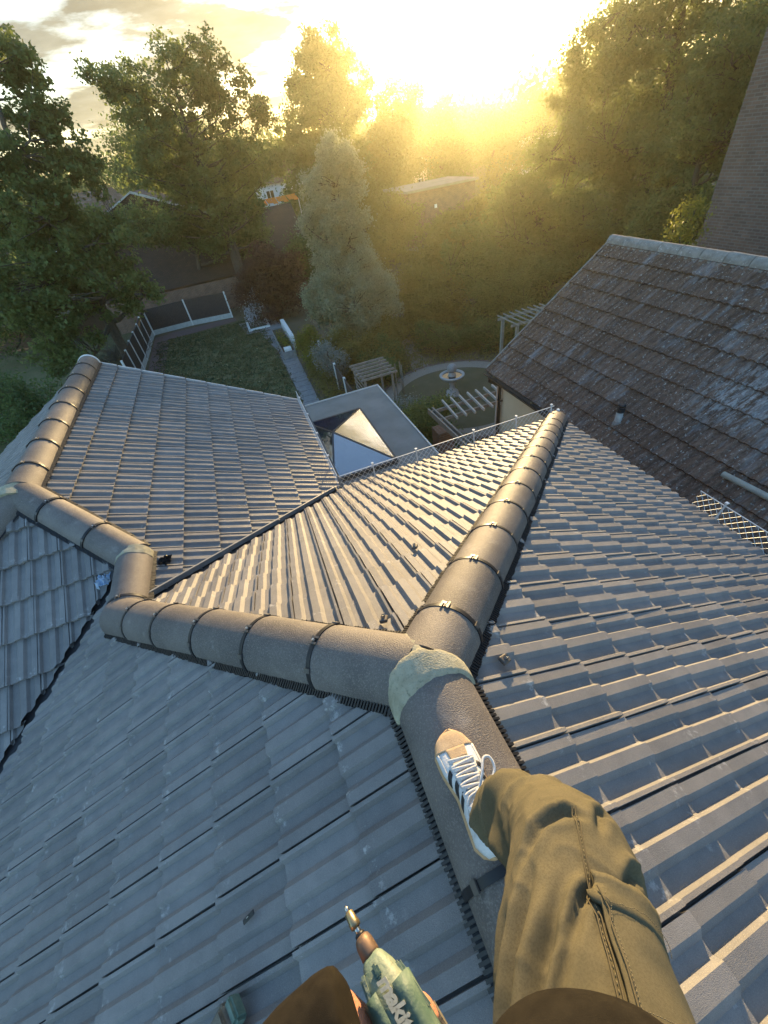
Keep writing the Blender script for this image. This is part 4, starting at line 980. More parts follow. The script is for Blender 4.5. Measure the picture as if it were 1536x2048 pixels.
T = {
'T1': [(-4.55, 27.0, 12.81, 1.46), (-4.65, 27.0, 11.25, 1.66), (-6.3, 27.0, 9.76, 2.3), (-4.4, 27.5, 9.3, 1.2), (-6.87, 26.5, 7.74, 2.7), (-4.7, 27.0, 6.68, 1.6), (-7.12, 26.0, 5.41, 2.6), (-4.76, 27.0, 4.6, 1.6), (-9.27, 25.0, 5.42, 1.82), (-8.6, 25.5, 10.4, 2.2), (-6.4, 27, 13.4, 1.9), (-8.6, 25, 3.3, 1.8)],
'T2': [(1.94, 38.0, 13.37, 2.4), (-1.84, 37.5, 12.6, 2.2), (-3.25, 37.0, 13.3, .9), (3.51, 38.5, 12.0, 2.4), (5.7, 39.0, 10.82, 1.5), (-.67, 37.5, 10.54, 3.0), (3.43, 38.5, 8.8, 2.4), (-.36, 37.5, 8.0, 2.7), (-2.46, 37.0, 9.33, 1.9), (1.3, 37.5, 6.3, 1.9), (.3, 37.6, 4.9, 1.5), (3.4, 38, 5.6, 1.6), (-2.4, 37.2, 6.4, 1.5)],
'T3': [(17.52, 62.0, 15.73, 3.0), (15.09, 62.0, 13.77, 3.3), (19.47, 62.0, 12.94, 3.1), (15.48, 60.0, 10.45, 4.6), (11.09, 60.0, 8.6, 3.0), (17.5, 60, 6.5, 3.6)],
'T4': [(-4.21, 62.0, 10.64, 3.65), (.33, 62.0, 10.44, 3.73), (3.57, 62.0, 9.18, 3.3), (-2.66, 60.0, 8.0, 4.5), (6.5, 62, 8.2, 3.2)],
'T5': [(6.75, 25.0, 8.36, .95), (7.2, 25.2, 7.6, .8), (6.1, 25.0, 7.21, 1.25), (7.1, 25, 6.3, 1.2), (5.7, 24.5, 5.65, 1.5), (6.0, 24.0, 3.98, 1.9), (5.65, 23.0, 2.31, 2.1), (6.83, 23.0, 2.35, 1.7), (4.48, 23.5, 2.71, 1.2), (5.84, 22.5, 1.11, 1.5)],
'T7': [(23.6, 25.0, 11.16, 2.6), (21.49, 25.0, 10.17, 2.4), (26.83, 24.0, 10.56, 3.03), (20.52, 26.0, 8.55, 1.5), (23.47, 25.0, 7.74, 3.4), (27.15, 23.5, 7.4, 3.2), (19.55, 25.0, 6.15, 2.6), (23.02, 23.5, 4.77, 3.5), (26.49, 22.5, 4.94, 2.5), (27.4, 22.0, 9.06, 1.9), (30, 23, 9, 3), (25, 24.5, 13.6, 2.6), (28, 21, 12, 2.6), (30, 22, 6, 2.8)],
'T8': [(17.17, 25.0, 4.23, 2.5), (19.67, 23.0, 2.73, 3.0), (22.01, 21.0, 2.75, 2.3), (14.0, 24.0, 2.67, 2.4), (16.09, 22.0, 1.53, 2.3), (23.04, 20.0, 3.36, 1.5)]}
tree('maple_tree', 'tall maple filling the upper left corner, its dark leaves coming down beside the fence', 'tree', (-6.9, 28.0, 0), T['T1'], L_mid, 420, 112, .19, .21, .24, 12, shape=1, shell=.4)
tree('ash_tree', 'wide many-stemmed tree with thin feathery top branches over the brown tiled house', 'tree', (1.1, 37.6, 0), T['T2'], L_mid, 720, 68, .18, .22, .34, 13, stems=5, shell=.35, shape=1)
tree('lime_tree', 'rounded dense tree standing against the sky left of the sun', 'tree', (16.5, 61, 0), T['T3'], L_mid, 420, 130, .30, .38, .35, 10)
tree('oak_tree', 'broad dark tree low on the skyline behind the many-stemmed tree', 'tree', (-1, 62, 0), T['T4'], L_dark, 230, 190, .28, .6, .35, 9)
tree('silver_tree', 'grey-green columnar tree standing in the middle just beyond the extension', 'tree', (5.9, 24, 0), T['T5'], L_grey, 620, 210, .12, .16, .13, 10, flat=1.0, shell=.75)
tree('willow_tree', 'huge leafy tree filling the upper right corner', 'tree', (24, 24.5, 0), T['T7'], L_mid, 900, 150, .18, .28, .42, 16, split=.3)
tree('ash_tree', 'bushy tree below the huge one, dropping behind the old brown roof', 'tree', (18, 23, 0), T['T8'], L_mid, 560, 150, .16, .26, .2, 12)
tree('birch_tree', 'leafy tree overlapping the edge of the tall brown brick wall at the right', 'tree', (17.3, 14.6, 0), [(17.3, 14.2, 7.2, 1.5), (16.4, 14.2, 4.6, 1.5), (17.9, 14.8, 9.0, 1.4), (19, 15, 7.5, 1.6)], L_mid, 190, 150, .12, .2, .14, 8)
tree('plum_tree', 'dark purple-leaved plum tree behind the end of the lawn', 'tree', (2.6, 33, 0), [(3.05, 33.0, 3.26, 1.8), (1.35, 33.0, 2.38, 1.6), (3.82, 32.4, 1.73, 1.5), (2.3, 32.6, 1.1, 1.5), (4.2, 34, 2.6, 1.7)], L_plum, 150, 200, .12, .28, .1, 8)
def shrub(name, label, ells, m, nclump=50, per=150, size=.09, sig=.18, cat='shrub', group=None, base=None, **k):
    b = base or (ells[0][0], ells[0][1], 0); return tree(name, label, cat, b, ells, m, nclump, per, size, sig, .05, 4, stems=2, group=group, shell=.5, flat=.9, **k)
shrub('conifer_shrub', 'bright yellow-green shrub beside the slab path', [(2.95, 22.6, 1.2, .75), (2.8, 21.0, .8, .7), (2.95, 23.4, .7, .7)], L_yel)
shrub('olive_shrub', 'silvery olive shrub right of the yellow-green one', [(3.3, 19.9, 1.3, .65), (3.6, 19.3, .9, .65)], L_silver, 45, 130, .085)
shrub('border_shrub', 'low orange-tinged bush at the foot of the grey-green tree', [(4.5, 19.4, .8, 1.0), (5.4, 20.0, .8, 1.0), (4.3, 20.6, 1.2, .9)], L_gold, 90, 150, .09)
shrub('border_shrub', 'straggly green planting between the slab path and the dividing fence', [(2.7, 18.8, .4, .5), (2.7, 17.2, .4, .5), (2.75, 15.6, .35, .5), (2.8, 14, .3, .5), (2.7, 20.2, .4, .5)], L_gold, 70, 90, .09)
shrub('hedge', 'clipped dark hedge curving behind the ring path, left part', [(9.3, 19.2, .5, .9), (10.3, 19.0, .5, .9), (8.9, 20.2, .6, 1.0)], L_dark, 90, 170, .08)
shrub('hedge', 'clipped dark hedge curving behind the ring path, right part', [(11.3, 18.6, .55, .95), (12.2, 17.8, .6, 1.0), (13.1, 17.0, .7, 1.0)], L_dark, 90, 170, .08)
shrub('garden_shrub', 'tall loose shrub behind the curved hedge, beside the branch path', [(9.6, 22.5, 1.2, 1.5), (11.0, 22.6, 1.3, 1.6), (10.2, 24, 1.9, 1.7)], L_gold, 150, 190, .11, .24)
shrub('garden_shrub', 'green shrub mass behind the post-and-beam frame', [(12.8, 21, 1.2, 1.6), (14.2, 20.5, 1.3, 1.7), (13.6, 22.2, 2.0, 1.7)], L_mid, 150, 190, .11, .24)
shrub('rose_bush', 'bush with pale tips where the branch path meets the ring path', [(6.5, 20.6, .8, .9), (7.2, 21.6, 1.0, .9), (6.2, 18.9, .5, .8)], L_gold, 80, 150, .09)
shrub('garden_shrub', 'brown-green bush left of the ring path behind the arbour', [(5.6, 17.7, .5, .8), (6.3, 19.6, .7, .9), (5.2, 18.6, .6, .8)], L_dark, 80, 150, .09)
shrub('climbing_rose', 'leafy green climber between the extension and the pergola', [(4.2, 12.4, .9, .75), (4.9, 12.0, 1.1, .8), (4.4, 11.2, 1.0, .8), (5.6, 12.3, .9, .7), (3.85, 10.2, .8, .6), (3.8, 9.1, .7, .55)], L_mid, 150, 150, .085)
shrub('lavender_bush', 'greyish bush between the climber and the obelisk', [(5.0, 14.0, .5, .6), (4.3, 14.2, .5, .6)], L_silver, 40, 130, .07)
shrub('garden_shrub', 'dark leafy bush inside the pergola square', [(5.3, 11.2, .5, .5), (5.4, 8.9+1.5, .4, .6), (4.95, 8.6, .5, .4)], L_dark, 60, 130, .08)
shrub('pale_bush', 'spindly pale bush standing in the white-edged bed', [(.85, 32.2, .8, .6), (1.2, 32.6, 1.5, .5)], L_pale, 22, 50, .11, .2)
shrub('trough_plants', 'yellowish plants growing in the wooden trough', [(1.95, 25.6, .55, .28), (1.95, 26.6, .6, .3), (1.98, 24.9, .5, .2)], L_yel, 22, 60, .07, .1, cat='plants')
shrub('sapling', 'bright yellow shoot showing above the old brown ridge', [(10.9, 8.9, 5.9, .32), (11.2, 9.1, 6.3, .28), (10.7, 8.7, 5.5, .3)], L_yel, 26, 90, .07, .12, cat='sapling', base=(11, 9.2, 0))
shrub('garden_shrub', 'leafy mass at the left edge below the shaded fence', [(-10.5, 22, 1.2, 2.0), (-13, 24, 1.5, 2.4), (-9.0, 20, .5, 1.2), (-8.6, 18.6, .5, 1.3)], L_dark, 120, 170, .14, .3)
# bare twiggy brush heap
br_ = thing('brush_pile', 'heap of bare dead branches under the tall maple at the left', 'brush pile', (-8.3, 31.5, 0)); o = V((-8.3, 31.5, 0))
for i in range(280):
    bm = bmesh.new()
    a = random.uniform(0, 6.28); b = o+V((random.gauss(0, .9), random.gauss(0, .8), random.uniform(0, .5))); l = random.uniform(.5, 2.0); e = b+V((math.cos(a)*l*.7, math.sin(a)*l*.7, l*random.uniform(.2, .9)))
    limb(bm, curve_pts(b, e, 3, .1, .09), .018, .004, 3); part('dead_branch', bm, m_bark, br_)
# middle distance trees
mids = [
 ('leafy tree in front of the white-edged gable of the brown house', (-2.2, 40), [(-4.4, 39.6, 6.3, 1.7), (-2.2, 39.6, 5.6, 1.6), (0, 39.6, 5.0, 1.5), (2.6, 39.8, 4.3, 1.5)], L_mid, 130),
 ('pale-tipped tree directly below the sun in the glare', (28.4, 70), [(28.4, 70, 10.0, 4.4), (26, 68, 6.5, 4)], L_gold, 170),
 ('dark rounded tree on the skyline just right of the sun', (35.8, 75), [(35.78, 75.0, 7.9, 5.0), (38, 74, 4.5, 4.5)], L_dark, 170),
 ('middle tree between the grey-green tree and the outbuilding', (22, 60), [(23.2, 60.0, 6.0, 4.6), (20.5, 58, 3.8, 3.6)], L_gold, 170),
 ('wide low tree right of the sun, in front of the pale far house', (46, 78), [(46.17, 78.0, 6.6, 4.7), (51, 80, 5.2, 4.6)], L_dark, 170),
 ('tree on the skyline touching the left edge of the huge tree', (58, 84), [(58.1, 85, 6.2, 6.0), (66, 86, 6.0, 5.5)], L_dark, 200),
 ('olive-coloured tree right of the outbuilding', (29, 46), [(29, 46, 2.6, 3.6), (33, 45, 3.4, 4.0), (27, 41, 1.2, 2.5)], L_gold, 170),
 ('small golden tree in front of the outbuilding', (15.5, 42), [(16.2, 43, 3.2, 2.6), (14.6, 41, 1.6, 2.3)], L_gold, 130),
 ('bushy tree below the outbuilding at the end of the gardens', (13.5, 31), [(13.1, 30, 1.5, 2.3), (15.5, 32, 2.0, 2.6), (18, 33, 2.2, 3.0)], L_gold, 190),
 ('slim dark tree behind the grey-green one', (10, 33), [(9.6, 32, 3.0, 1.9), (10.3, 34, 5.4, 1.9), (9.0, 30.5, 1.4, 1.9)], L_gold, 150),
 ('hedge-like tree row behind the huge tree at right', (36, 52), [(38, 50, 4, 5.0), (46, 54, 4.5, 5.5), (31, 37, 2.2, 3.2)], L_dark, 220),
 ('round bush-like tree behind the plum tree', (6.3, 39), [(6.6, 39, 2.2, 2.0), (8.6, 41, 2.6, 2.2)], L_dark, 120),
 ('dark tree behind the far patio', (12, 60), [(10.5, 58.5, 4.2, 2.8), (21, 66, 6, 4.0)], L_mid, 140),
 ('shaggy dark tree at the far left behind the tall maple', (-15, 40), [(-13.5, 39, 5.5, 3.6), (-18, 40, 6.0, 4.0), (-15, 38, 2.6, 3.2)], L_dark, 220),
 ('leafy tree between the tall maple and the brown house', (-9, 43), [(-9.4, 42, 4.2, 2.4), (-9.0, 43, 6.6, 2.1)], L_mid, 150)]
for lab, b, e, m, n in mids: tree('garden_tree', lab, 'tree', (*b, 0), e, m, n, 120, .32 if b[1] > 55 else .2, .55 if b[1] > 55 else .36, .22, 7, twigs=False)
# far woods reading as one mass on the skyline
cl = []
for i in range(1500):
    a = math.radians(random.uniform(-35, 75)); d = random.uniform(110, 260); h = random.uniform(1, 11)*(1 if random.random() < .7 else 1.15)
    x, y = d*math.sin(a), d*math.cos(a); h = min(h, 9.5+2.0*noise.noise(V((x*.03, y*.03, 0)))+d*.008); cl.append((x, y, h, random.uniform(.8, 1.4)))
o = leaves('far_woods', cl, 90, 1.3, 2.1, L_dark, None, flat=.8); stuffk(o); o['label'] = 'distant woods along the horizon'
# fallen leaves and tufts on the lawn
n = 260; c = np.stack([RNG.uniform(-5.2, 1.2, n), RNG.uniform(15, 33.5, n), np.full(n, .03), np.ones(n)], 1)
o = leaves('fallen_leaves', c, 1, .10, .02, mat('dry_leaf', (.30, .27, .15), .8), None, flat=.1); stuffk(o)
n = 5200; c = np.stack([RNG.uniform(-6, 1.4, n), RNG.uniform(12, 34, n), np.full(n, .03), np.ones(n)], 1)
o = leaves('grass', c, 7, .10, .12, mat('grass_blade', (.055, .07, .022), .8, rnd=.3, attr='tv'), None, flat=.12); stuffk(o)
n = 3000; c = np.stack([RNG.uniform(3.4, 14, n), RNG.uniform(12, 26, n), np.full(n, .06), np.ones(n)], 1)
c = c[[(abs(math.hypot(q[0]-FC[0], q[1]-FC[1])-3.1) > .5) and not (q[0] < 3.5 and q[1] < 12) for q in c]]; c = c[[math.hypot(q[0]-FC[0], q[1]-FC[1]) > 2.8 for q in c]]
o = leaves('ground_cover', c, 14, .09, .16, L_gold, None, flat=.3); stuffk(o)

# ================================================================ THE PERSON (leg, shoe, sleeve, hand) AND THE TOOL
Z0 = CAMZ
def W(p): return V((p[0], p[1], p[2]+Z0))
m_trouser = mat('khaki_work_trousers', (.104, .092, .056), .9, (.138, .120, .074), 7, .15, 1400, coords='World', spec=.15, extra=chain(spots(420, .46, .58, (.075, .066, .040), .5), spots(9, .60, .72, (.20, .18, .14), .3)))
m_seam = mat('trouser_seam', (.105, .085, .045), .95)
m_shirt = mat('dark_brown_jersey', (.013, .011, .008), .95, (.020, .017, .012), 60, .15, 900, coords='World', spec=.1)
m_skin = mat('skin', (.50, .22, .13), .5, (.56, .27, .17), 30, .25, 300, coords='World'); m_skin.node_tree.nodes['Principled BSDF'].inputs['Subsurface Weight'].default_value = .15
m_skin.node_tree.nodes['Principled BSDF'].inputs['Subsurface Radius'].default_value = (.01, .004, .002)
m_leather = mat('white_leather', (.66, .67, .66), .45, (.56, .57, .58), 25, .25, 240, coords='World')
m_suede = mat('beige_suede', (.42, .31, .20), .95, (.50, .38, .25), 40, .5, 600, coords='World')
m_gum = mat('gum_sole', (.42, .26, .13), .6, (.48, .31, .17), 14, coords='World')
m_stripe = mat('black_stripe', (.012, .012, .014), .5)
m_lace = mat('white_lace', (.74, .74, .74), .85, (.60, .61, .63), 90, .5, 900, coords='World')
person = thing('person', 'person in khaki work trousers, one foot in a white striped trainer planted on the ridge', 'person', W((.05, -.30, -1.35)))

def loft(name, rings, m, parent, cap=True, label=None, smooth=True, sub=0):
    """rings: list of lists of points, same length"""
    bm = bmesh.new(); R = [[bm.verts.new(p) for p in r] for r in rings]; n = len(R[0])
    for i in range(len(R)-1):
        for k in range(n): bm.faces.new((R[i][k], R[i][(k+1) % n], R[i+1][(k+1) % n], R[i+1][k]))
    if cap: bm.faces.new(R[0][::-1]); bm.faces.new(R[-1])
    bmesh.ops.recalc_face_normals(bm, faces=bm.faces[:])
    if sub: bmesh.ops.subdivide_edges(bm, edges=bm.edges[:], cuts=sub, use_grid_fill=True, smooth=.5)
    return part(name, bm, m, parent, label, smooth)
def catmull(P, n):
    P = [V(p) if not isinstance(p, (float, int)) else p for p in P]; out = []
    k = len(P)
    for i in range(k-1):
        a, b, c, d = P[max(i-1, 0)], P[i], P[i+1], P[min(i+2, k-1)]
        for j in range(n):
            t = j/n; out.append(.5*((2*b)+(c-a)*t+(2*a-5*b+4*c-d)*t*t+(3*b-a-3*c+d)*t*t*t))
    out.append(P[-1]); return out
def limb_loft(bm, pts, rad, n=24, sub=6, flat=None):
    C_ = catmull(pts, sub); R_ = catmull([float(r) for r in rad], sub); rings = []; prev = None
    for i, p in enumerate(C_):
        d = (C_[min(i+1, len(C_)-1)]-C_[max(i-1, 0)]).normalized()
        s = (prev - d*prev.dot(d)).normalized() if prev is not None else d.cross(V((0, 1, .2))).normalized(); prev = s; u = s.cross(d)
        rings.append([bm.verts.new(p+(s*math.cos(2*math.pi*k/n)+u*math.sin(2*math.pi*k/n))*R_[i]) for k in range(n)])
    for i in range(len(rings)-1):
        for k in range(n): bm.faces.new((rings[i][k], rings[i][(k+1) % n], rings[i+1][(k+1) % n], rings[i+1][k]))
    bm.faces.new(rings[0][::-1]); bm.faces.new(rings[-1])
def blob(bm, c, s, rz=0):
    r = bmesh.ops.create_icosphere(bm, subdivisions=3, radius=1)
    for v in r['verts']: v.co = V(c)+Matrix.Rotation(rz, 3, 'Z') @ V((v.co.x*s[0], v.co.y*s[1], v.co.z*s[2]))
def remeshed(name, bm, vox, smooth_it=6):
    bmesh.ops.recalc_face_normals(bm, faces=bm.faces[:])
    me = bpy.data.meshes.new('tmp'); bm.to_mesh(me); bm.free(); o = bpy.data.objects.new('tmp', me); C.objects.link(o)
    r = o.modifiers.new('r', 'REMESH'); r.mode = 'VOXEL'; r.voxel_size = vox
    s = o.modifiers.new('s', 'SMOOTH'); s.iterations = smooth_it; s.factor = .5
    dg = bpy.context.evaluated_depsgraph_get(); dg.update(); m2 = bpy.data.meshes.new_from_object(o.evaluated_get(dg)); m2.name = name
    bpy.data.objects.remove(o); bpy.data.meshes.remove(me); return m2
# --- trousers
HIP, KNEE, ANK = V((.035, -.30, -.62)), V((.190, .030, -.815)), V((.180, .190, -1.225))
bm = bmesh.new()
limb_loft(bm, [W(HIP+V((-.01, -.08, .04))), W(HIP), W(V((.082, -.135, -.705))), W(V((.135, -.04, -.765))), W(KNEE), W(V((.208, .075, -.90))), W(V((.206, .125, -1.03))), W(V((.195, .165, -1.14))), W(ANK+V((.004, .004, .012)))],
          [.10, .110, .099, .091, .087, .077, .070, .062, .056], 28, 5)
limb_loft(bm, [W((-.14, -.30, -.60)), W((-.22, -.36, -1.05)), W((-.24, -.46, -1.45)), W((-.25, -.50, -1.66))], [.13, .10, .085, .07], 24, 4)
blob(bm, W((-.05, -.36, -.56)), (.20, .14, .15))
tm = remeshed('trousers', bm, .0050, 5)
# cloth folds: ridges pulled diagonally round the leg and bunched below the knee
nv = len(tm.vertices); co = np.zeros(nv*3); tm.vertices.foreach_get('co', co); co = co.reshape(-1, 3); no = np.zeros(nv*3); tm.vertices.foreach_get('normal', no); no = no.reshape(-1, 3)
_axd = (KNEE-HIP).normalized(); _e1 = (V((0, .12, 1)) - _axd*V((0, .12, 1)).dot(_axd)).normalized(); _e2 = _axd.cross(_e1).normalized(); _LL = (KNEE-HIP).length
FOLDS = [([(.18, -1.35), (.38, -1.05), (.60, -.72), (.80, -.30)], .016, .013), ([(.28, -1.75), (.50, -1.30), (.70, -.95), (.88, -.62)], .015, .012), ([(.05, -1.0), (.22, -.80), (.42, -.45), (.50, -.15)], .014, .013),
 ([(.50, -1.8), (.66, -1.45), (.82, -1.2)], .014, .012), ([(.62, -.45), (.74, -.18), (.80, .05)], .012, .010), ([(.16, -.35), (.24, -.10), (.27, .12)], .012, .011), ([(.86, -.85), (.97, -.50), (1.02, -.1), (1.0, .25)], .012, .012),
 ([(.12, .55), (.28, .80), (.36, 1.2)], .013, .012), ([(.80, .50), (.88, .8), (.90, 1.2)], .012, .012), ([(.95, .35), (1.06, .6), (1.10, 1.0)], .010, .012), ([(.33, -.95), (.52, -.62), (.66, -.36)], .008, .007), ([(.02, -1.5), (.14, -1.3), (.30, -1.12)], .013, .012)]
_FP = []
for pts, A_, w_ in FOLDS:
    c_ = []
    for i in range(len(pts)-1):
        for j in range(32): f_ = j/32; c_.append((pts[i][0]+(pts[i+1][0]-pts[i][0])*f_, pts[i][1]+(pts[i+1][1]-pts[i][1])*f_))
    c_.append(pts[-1]); _FP.append((np.array([(a*_LL, b*.10) for a, b in c_]), A_*.85, w_*.72))
def crease(q):
    r_ = q-HIP; t = r_.dot(_axd); s_ = r_-_axd*t; ang = math.atan2(s_.dot(_e2), s_.dot(_e1)); tot = 0; P_ = np.array((t, ang*.10))
    if t < -.05 or t > _LL*1.2: return 0
    for c_, A_, w_ in _FP:
        d = c_-P_; dd = np.einsum('ij,ij->i', d, d); j = int(np.argmin(dd)); D = math.sqrt(dd[j])
        if D > .06: continue
        e = min(j, len(c_)-1-j)/(len(c_)/2); A = A_*(min(1, e*1.8+.12))
        k = c_[min(j+1, len(c_)-1)]-c_[max(j-1, 0)]; side = math.copysign(1, k[0]*(-d[j][1])-k[1]*(-d[j][0]))
        x = (k[0]*d[j][1]-k[1]*d[j][0])/(math.hypot(k[0], k[1])+1e-9)/w_; A *= math.exp(-max(0, D*D-(x*w_)**2)/(w_*w_)) ; tot += A*(-math.exp(-x*x*1.3) + .75*math.exp(-(x-1.5)**2) + .25*math.exp(-(x+1.7)**2))
    return tot
def fold_at(p):
    q = V(p)-V((0, 0, Z0)); t = (q-HIP).dot((KNEE-HIP))/((KNEE-HIP).length_squared); a = V((q.x*7, q.y*7, q.z*7)); w1 = noise.noise(a)*.9
    below = max(0, min(1, (-q.z-.86)/.12))
    th = q.x*38 + q.y*16 + q.z*26 + w1*5
    f = (1-abs(math.sin(th*.5)))**1.8
    mod = max(0, noise.noise(V((q.x*9+3, q.y*9, q.z*9)))+.25)
    A = .006*f*mod*(1-below) + crease(q)*(1-below)
    th2 = q.z*58 + q.x*20 + noise.noise(a*1.3+V((5, 0, 0)))*5.0; f2 = (1-abs(math.sin(th2*.5)))**1.7
    A += below*(.024*f2*(.5+.8*max(0, noise.noise(a*1.1+V((2, 7, 0)))+.35))-.004)
    A += (1-abs(noise.noise(V((q.x*24+3, q.y*16, q.z*30)))*2.2))**3*.0022 + noise.noise(V((q.x*26, q.y*26, q.z*26)))*.0016 + noise.noise(V((q.x*11, q.y*11, q.z*11)))*.004
    return A
for i in range(nv): co[i] += no[i]*fold_at(co[i])
tm.vertices.foreach_set('co', co.ravel()); tm.update(); tm.shade_smooth()
trousers = part('trousers', tm, m_trouser, person)
from mathutils.bvhtree import BVHTree
bv = BVHTree.FromPolygons([tuple(v.co) for v in tm.vertices], [tuple(p.vertices) for p in tm.polygons])
def leg_axis(t):
    P = [HIP, V((.082, -.135, -.705)), V((.135, -.04, -.765)), KNEE]; x = t*3; i = min(2, int(x)); return P[i].lerp(P[i+1], x-i)
ax_d = (KNEE-HIP).normalized()
def leg_pt(t, ang, off=.004):
    """t 0 hip..1 knee, ang 0 = facing the sky/camera, + to the outer right side"""
    c = leg_axis(t); e1 = (V((0, .12, 1)) - ax_d*V((0, .12, 1)).dot(ax_d)).normalized(); e2 = ax_d.cross(e1).normalized()
    d = e1*math.cos(ang)+e2*math.sin(ang); hit, n_, i_, ds = bv.ray_cast(W(c+d*.25), -d)
    return (hit+n_*off) if hit is not None else W(c+d*.1)
def patch(name, fn, nu, nvv, th, m, parent, label=None):
    bm = bmesh.new(); g = [[bm.verts.new(fn(i/nu, j/nvv)) for j in range(nvv+1)] for i in range(nu+1)]
    for i in range(nu):
        for j in range(nvv): bm.faces.new((g[i][j], g[i+1][j], g[i+1][j+1], g[i][j+1]))
    bmesh.ops.recalc_face_normals(bm, faces=bm.faces[:]); bmesh.ops.solidify(bm, geom=bm.faces[:], thickness=th)
    return part(name, bm, m, parent, label, True)
pk = patch('cargo_pocket', lambda a, b: leg_pt(.36+.30*a+.02*b, .22+1.30*b, .008), 14, 14, .004, m_trouser, trousers)
patch('pocket_flap', lambda a, b: leg_pt(.63+.12*a-.01*b, .16+1.40*b, .009), 6, 14, .004, m_trouser, trousers)
bm = bmesh.new()
for pts in ([(t/20, .04+.10*math.sin(t/20*3)) for t in range(2, 22)], [(t/20, .09+.10*math.sin(t/20*3)) for t in range(2, 22)], [(.36+.30*k/8, .25) for k in range(9)], [(.365, .22+1.2*k/10) for k in range(11)], [(.375, .22+1.2*k/10) for k in range(11)]):
    tube(bm, [leg_pt(a, b, .0125 if a < .67 and b > .21 else .004) for a, b in pts], .0009, 5, cap=False)
part('seam', bm, m_seam, trousers)
bm = bmesh.new()
for pts in ([(t/60, .065+.10*math.sin(t/60*3)) for t in range(4, 64)], [(.355+.30*k/30, .275) for k in range(31)], [(.385, .24+1.2*k/40) for k in range(41)], [(.64, .24+1.2*k/40) for k in range(41)]):
    q_ = [leg_pt(a, b, .0128 if a < .67 and b > .23 else .0035) for a, b in pts]
    for k in range(0, len(q_)-1):
        tube(bm, [q_[k].lerp(q_[k+1], .15), q_[k].lerp(q_[k+1], .70)], .00045, 4)
stuffk(part('stitching', bm, mat('stitch_thread', (.15, .13, .08), .9), trousers))

# --- shoe, planted on the crown of the ridge; s runs heel 0 .. toe 1
HEEL, TOE = V((.152, .120, -1.346)), V((.174, .430, -1.346)); SD = (TOE-HEEL); SL = SD.length; sd_ = SD.normalized(); sr_ = V((sd_.y, -sd_.x, 0))
def wid(s): # half widths left,right of the sole
    import bisect
    X = [0, .03, .10, .25, .45, .65, .80, .92, .98, 1.0]; Lw = [.004, .022, .034, .034, .033, .047, .050, .038, .018, .003]; Rw = [.004, .022, .034, .037, .042, .050, .047, .032, .014, .003]
    i = max(0, min(len(X)-2, bisect.bisect_right(X, s)-1)); t = (s-X[i])/(X[i+1]-X[i]); return 1.24*(Lw[i]+(Lw[i+1]-Lw[i])*t), 1.18*(Rw[i]+(Rw[i+1]-Rw[i])*t)
def sp(s, x, z): return W(HEEL+sd_*(s*SL)+sr_*x+V((0, 0, z)))
shoe = thing('shoe_holder', '', 'x'); bpy.data.objects.remove(shoe)
out_l = [(s, -wid(s)[0]) for s in [k/30 for k in range(31)]]; out_r = [(s, wid(s)[1]) for s in [k/30 for k in range(30, -1, -1)]]; outl = out_l+out_r
bm = bmesh.new(); rings = []
for z, g in ((.0, -.004), (.002, .001), (.014, .003), (.027, .0), (.029, -.006)):
    rings.append([bm.verts.new(sp(s, x+(g if x > 0 else -g), z+(.010*max(0, (s-.85)/.15)**2 if z < .01 else .004*max(0, (s-.8)/.2)))) for s, x in outl])
n = len(outl)
for i in range(4):
    for k in range(n): bm.faces.new((rings[i][k], rings[i][(k+1) % n], rings[i+1][(k+1) % n], rings[i+1][k])).smooth = True
bm.faces.new(rings[0][::-1]); bm.faces.new(rings[-1])
shoe = part('shoe', bm, m_gum, person, 'white leather trainer with gum sole, beige toe and black side stripes')
def hgt(s):  # height of the upper's centre line
    X = [0, .06, .15, .30, .42, .55, .70, .82, .92, .97, 1.0]; H = [.060, .082, .082, .078, .088, .080, .066, .054, .044, .034, .022]
    for i in range(len(X)-1):
        if s <= X[i+1]: t = (s-X[i])/(X[i+1]-X[i]); return H[i]+(H[i+1]-H[i])*t
    return .03
def up(s, a, off=0):
    """a: -1 left edge .. 0 top .. 1 right edge"""
    l, r = wid(min(max(s, .02), .985)); w_ = (l if a < 0 else r)-.003; h = hgt(s); an = abs(a)*math.pi/2
    x = math.copysign((w_+off)*(math.sin(an)**.75), a); z = .026+(h-.026+off)*(max(math.cos(an), 0)**.62); return sp(s, x, z)
bm = bmesh.new(); g = []
for i in range(41):
    s = .015+.97*i/40; g.append([bm.verts.new(up(s, -1+2*j/24)) for j in range(25)])
for i in range(40):
    for j in range(24): bm.faces.new((g[i][j], g[i+1][j], g[i+1][j+1], g[i][j+1])).smooth = True
for e in (g[0], g[-1]):
    try: bm.faces.new(e)
    except Exception: pass
part('upper', bm, m_leather, shoe)
def strip(name, fn, nu, nvv, m, th=.0012, lab=None): return patch(name, fn, nu, nvv, th, m, shoe, lab)
strip('toe_cap', lambda a, b: up(.80+.185*a, -.93+1.86*b, .0022), 10, 16, m_suede)
strip('toe_cap', lambda a, b: up(.705+.105*a, (-.20+.40*b)*(1+.25*a), .0024), 5, 8, m_suede)
for sg in (-1, 1):
    for k in range(3): strip('stripe', (lambda k, sg: lambda a, b: up(.335+.095*k+.045*b+.075*a, sg*(.92-.52*a), .0022))(k, sg), 8, 3, m_stripe)
    strip('eyelet_stay', (lambda sg: lambda a, b: up(.36+.34*a, sg*(.20+.13*b), .0030))(sg), 10, 3, m_leather)
    strip('toe_overlay', (lambda sg: lambda a, b: up(.60+.20*a, sg*(.60+.33*b)*(1-.0*a), .0018))(sg), 8, 4, m_leather)
strip('heel_tab', lambda a, b: up(.01+.16*a, -.95+1.9*b, .002), 5, 14, m_leather)
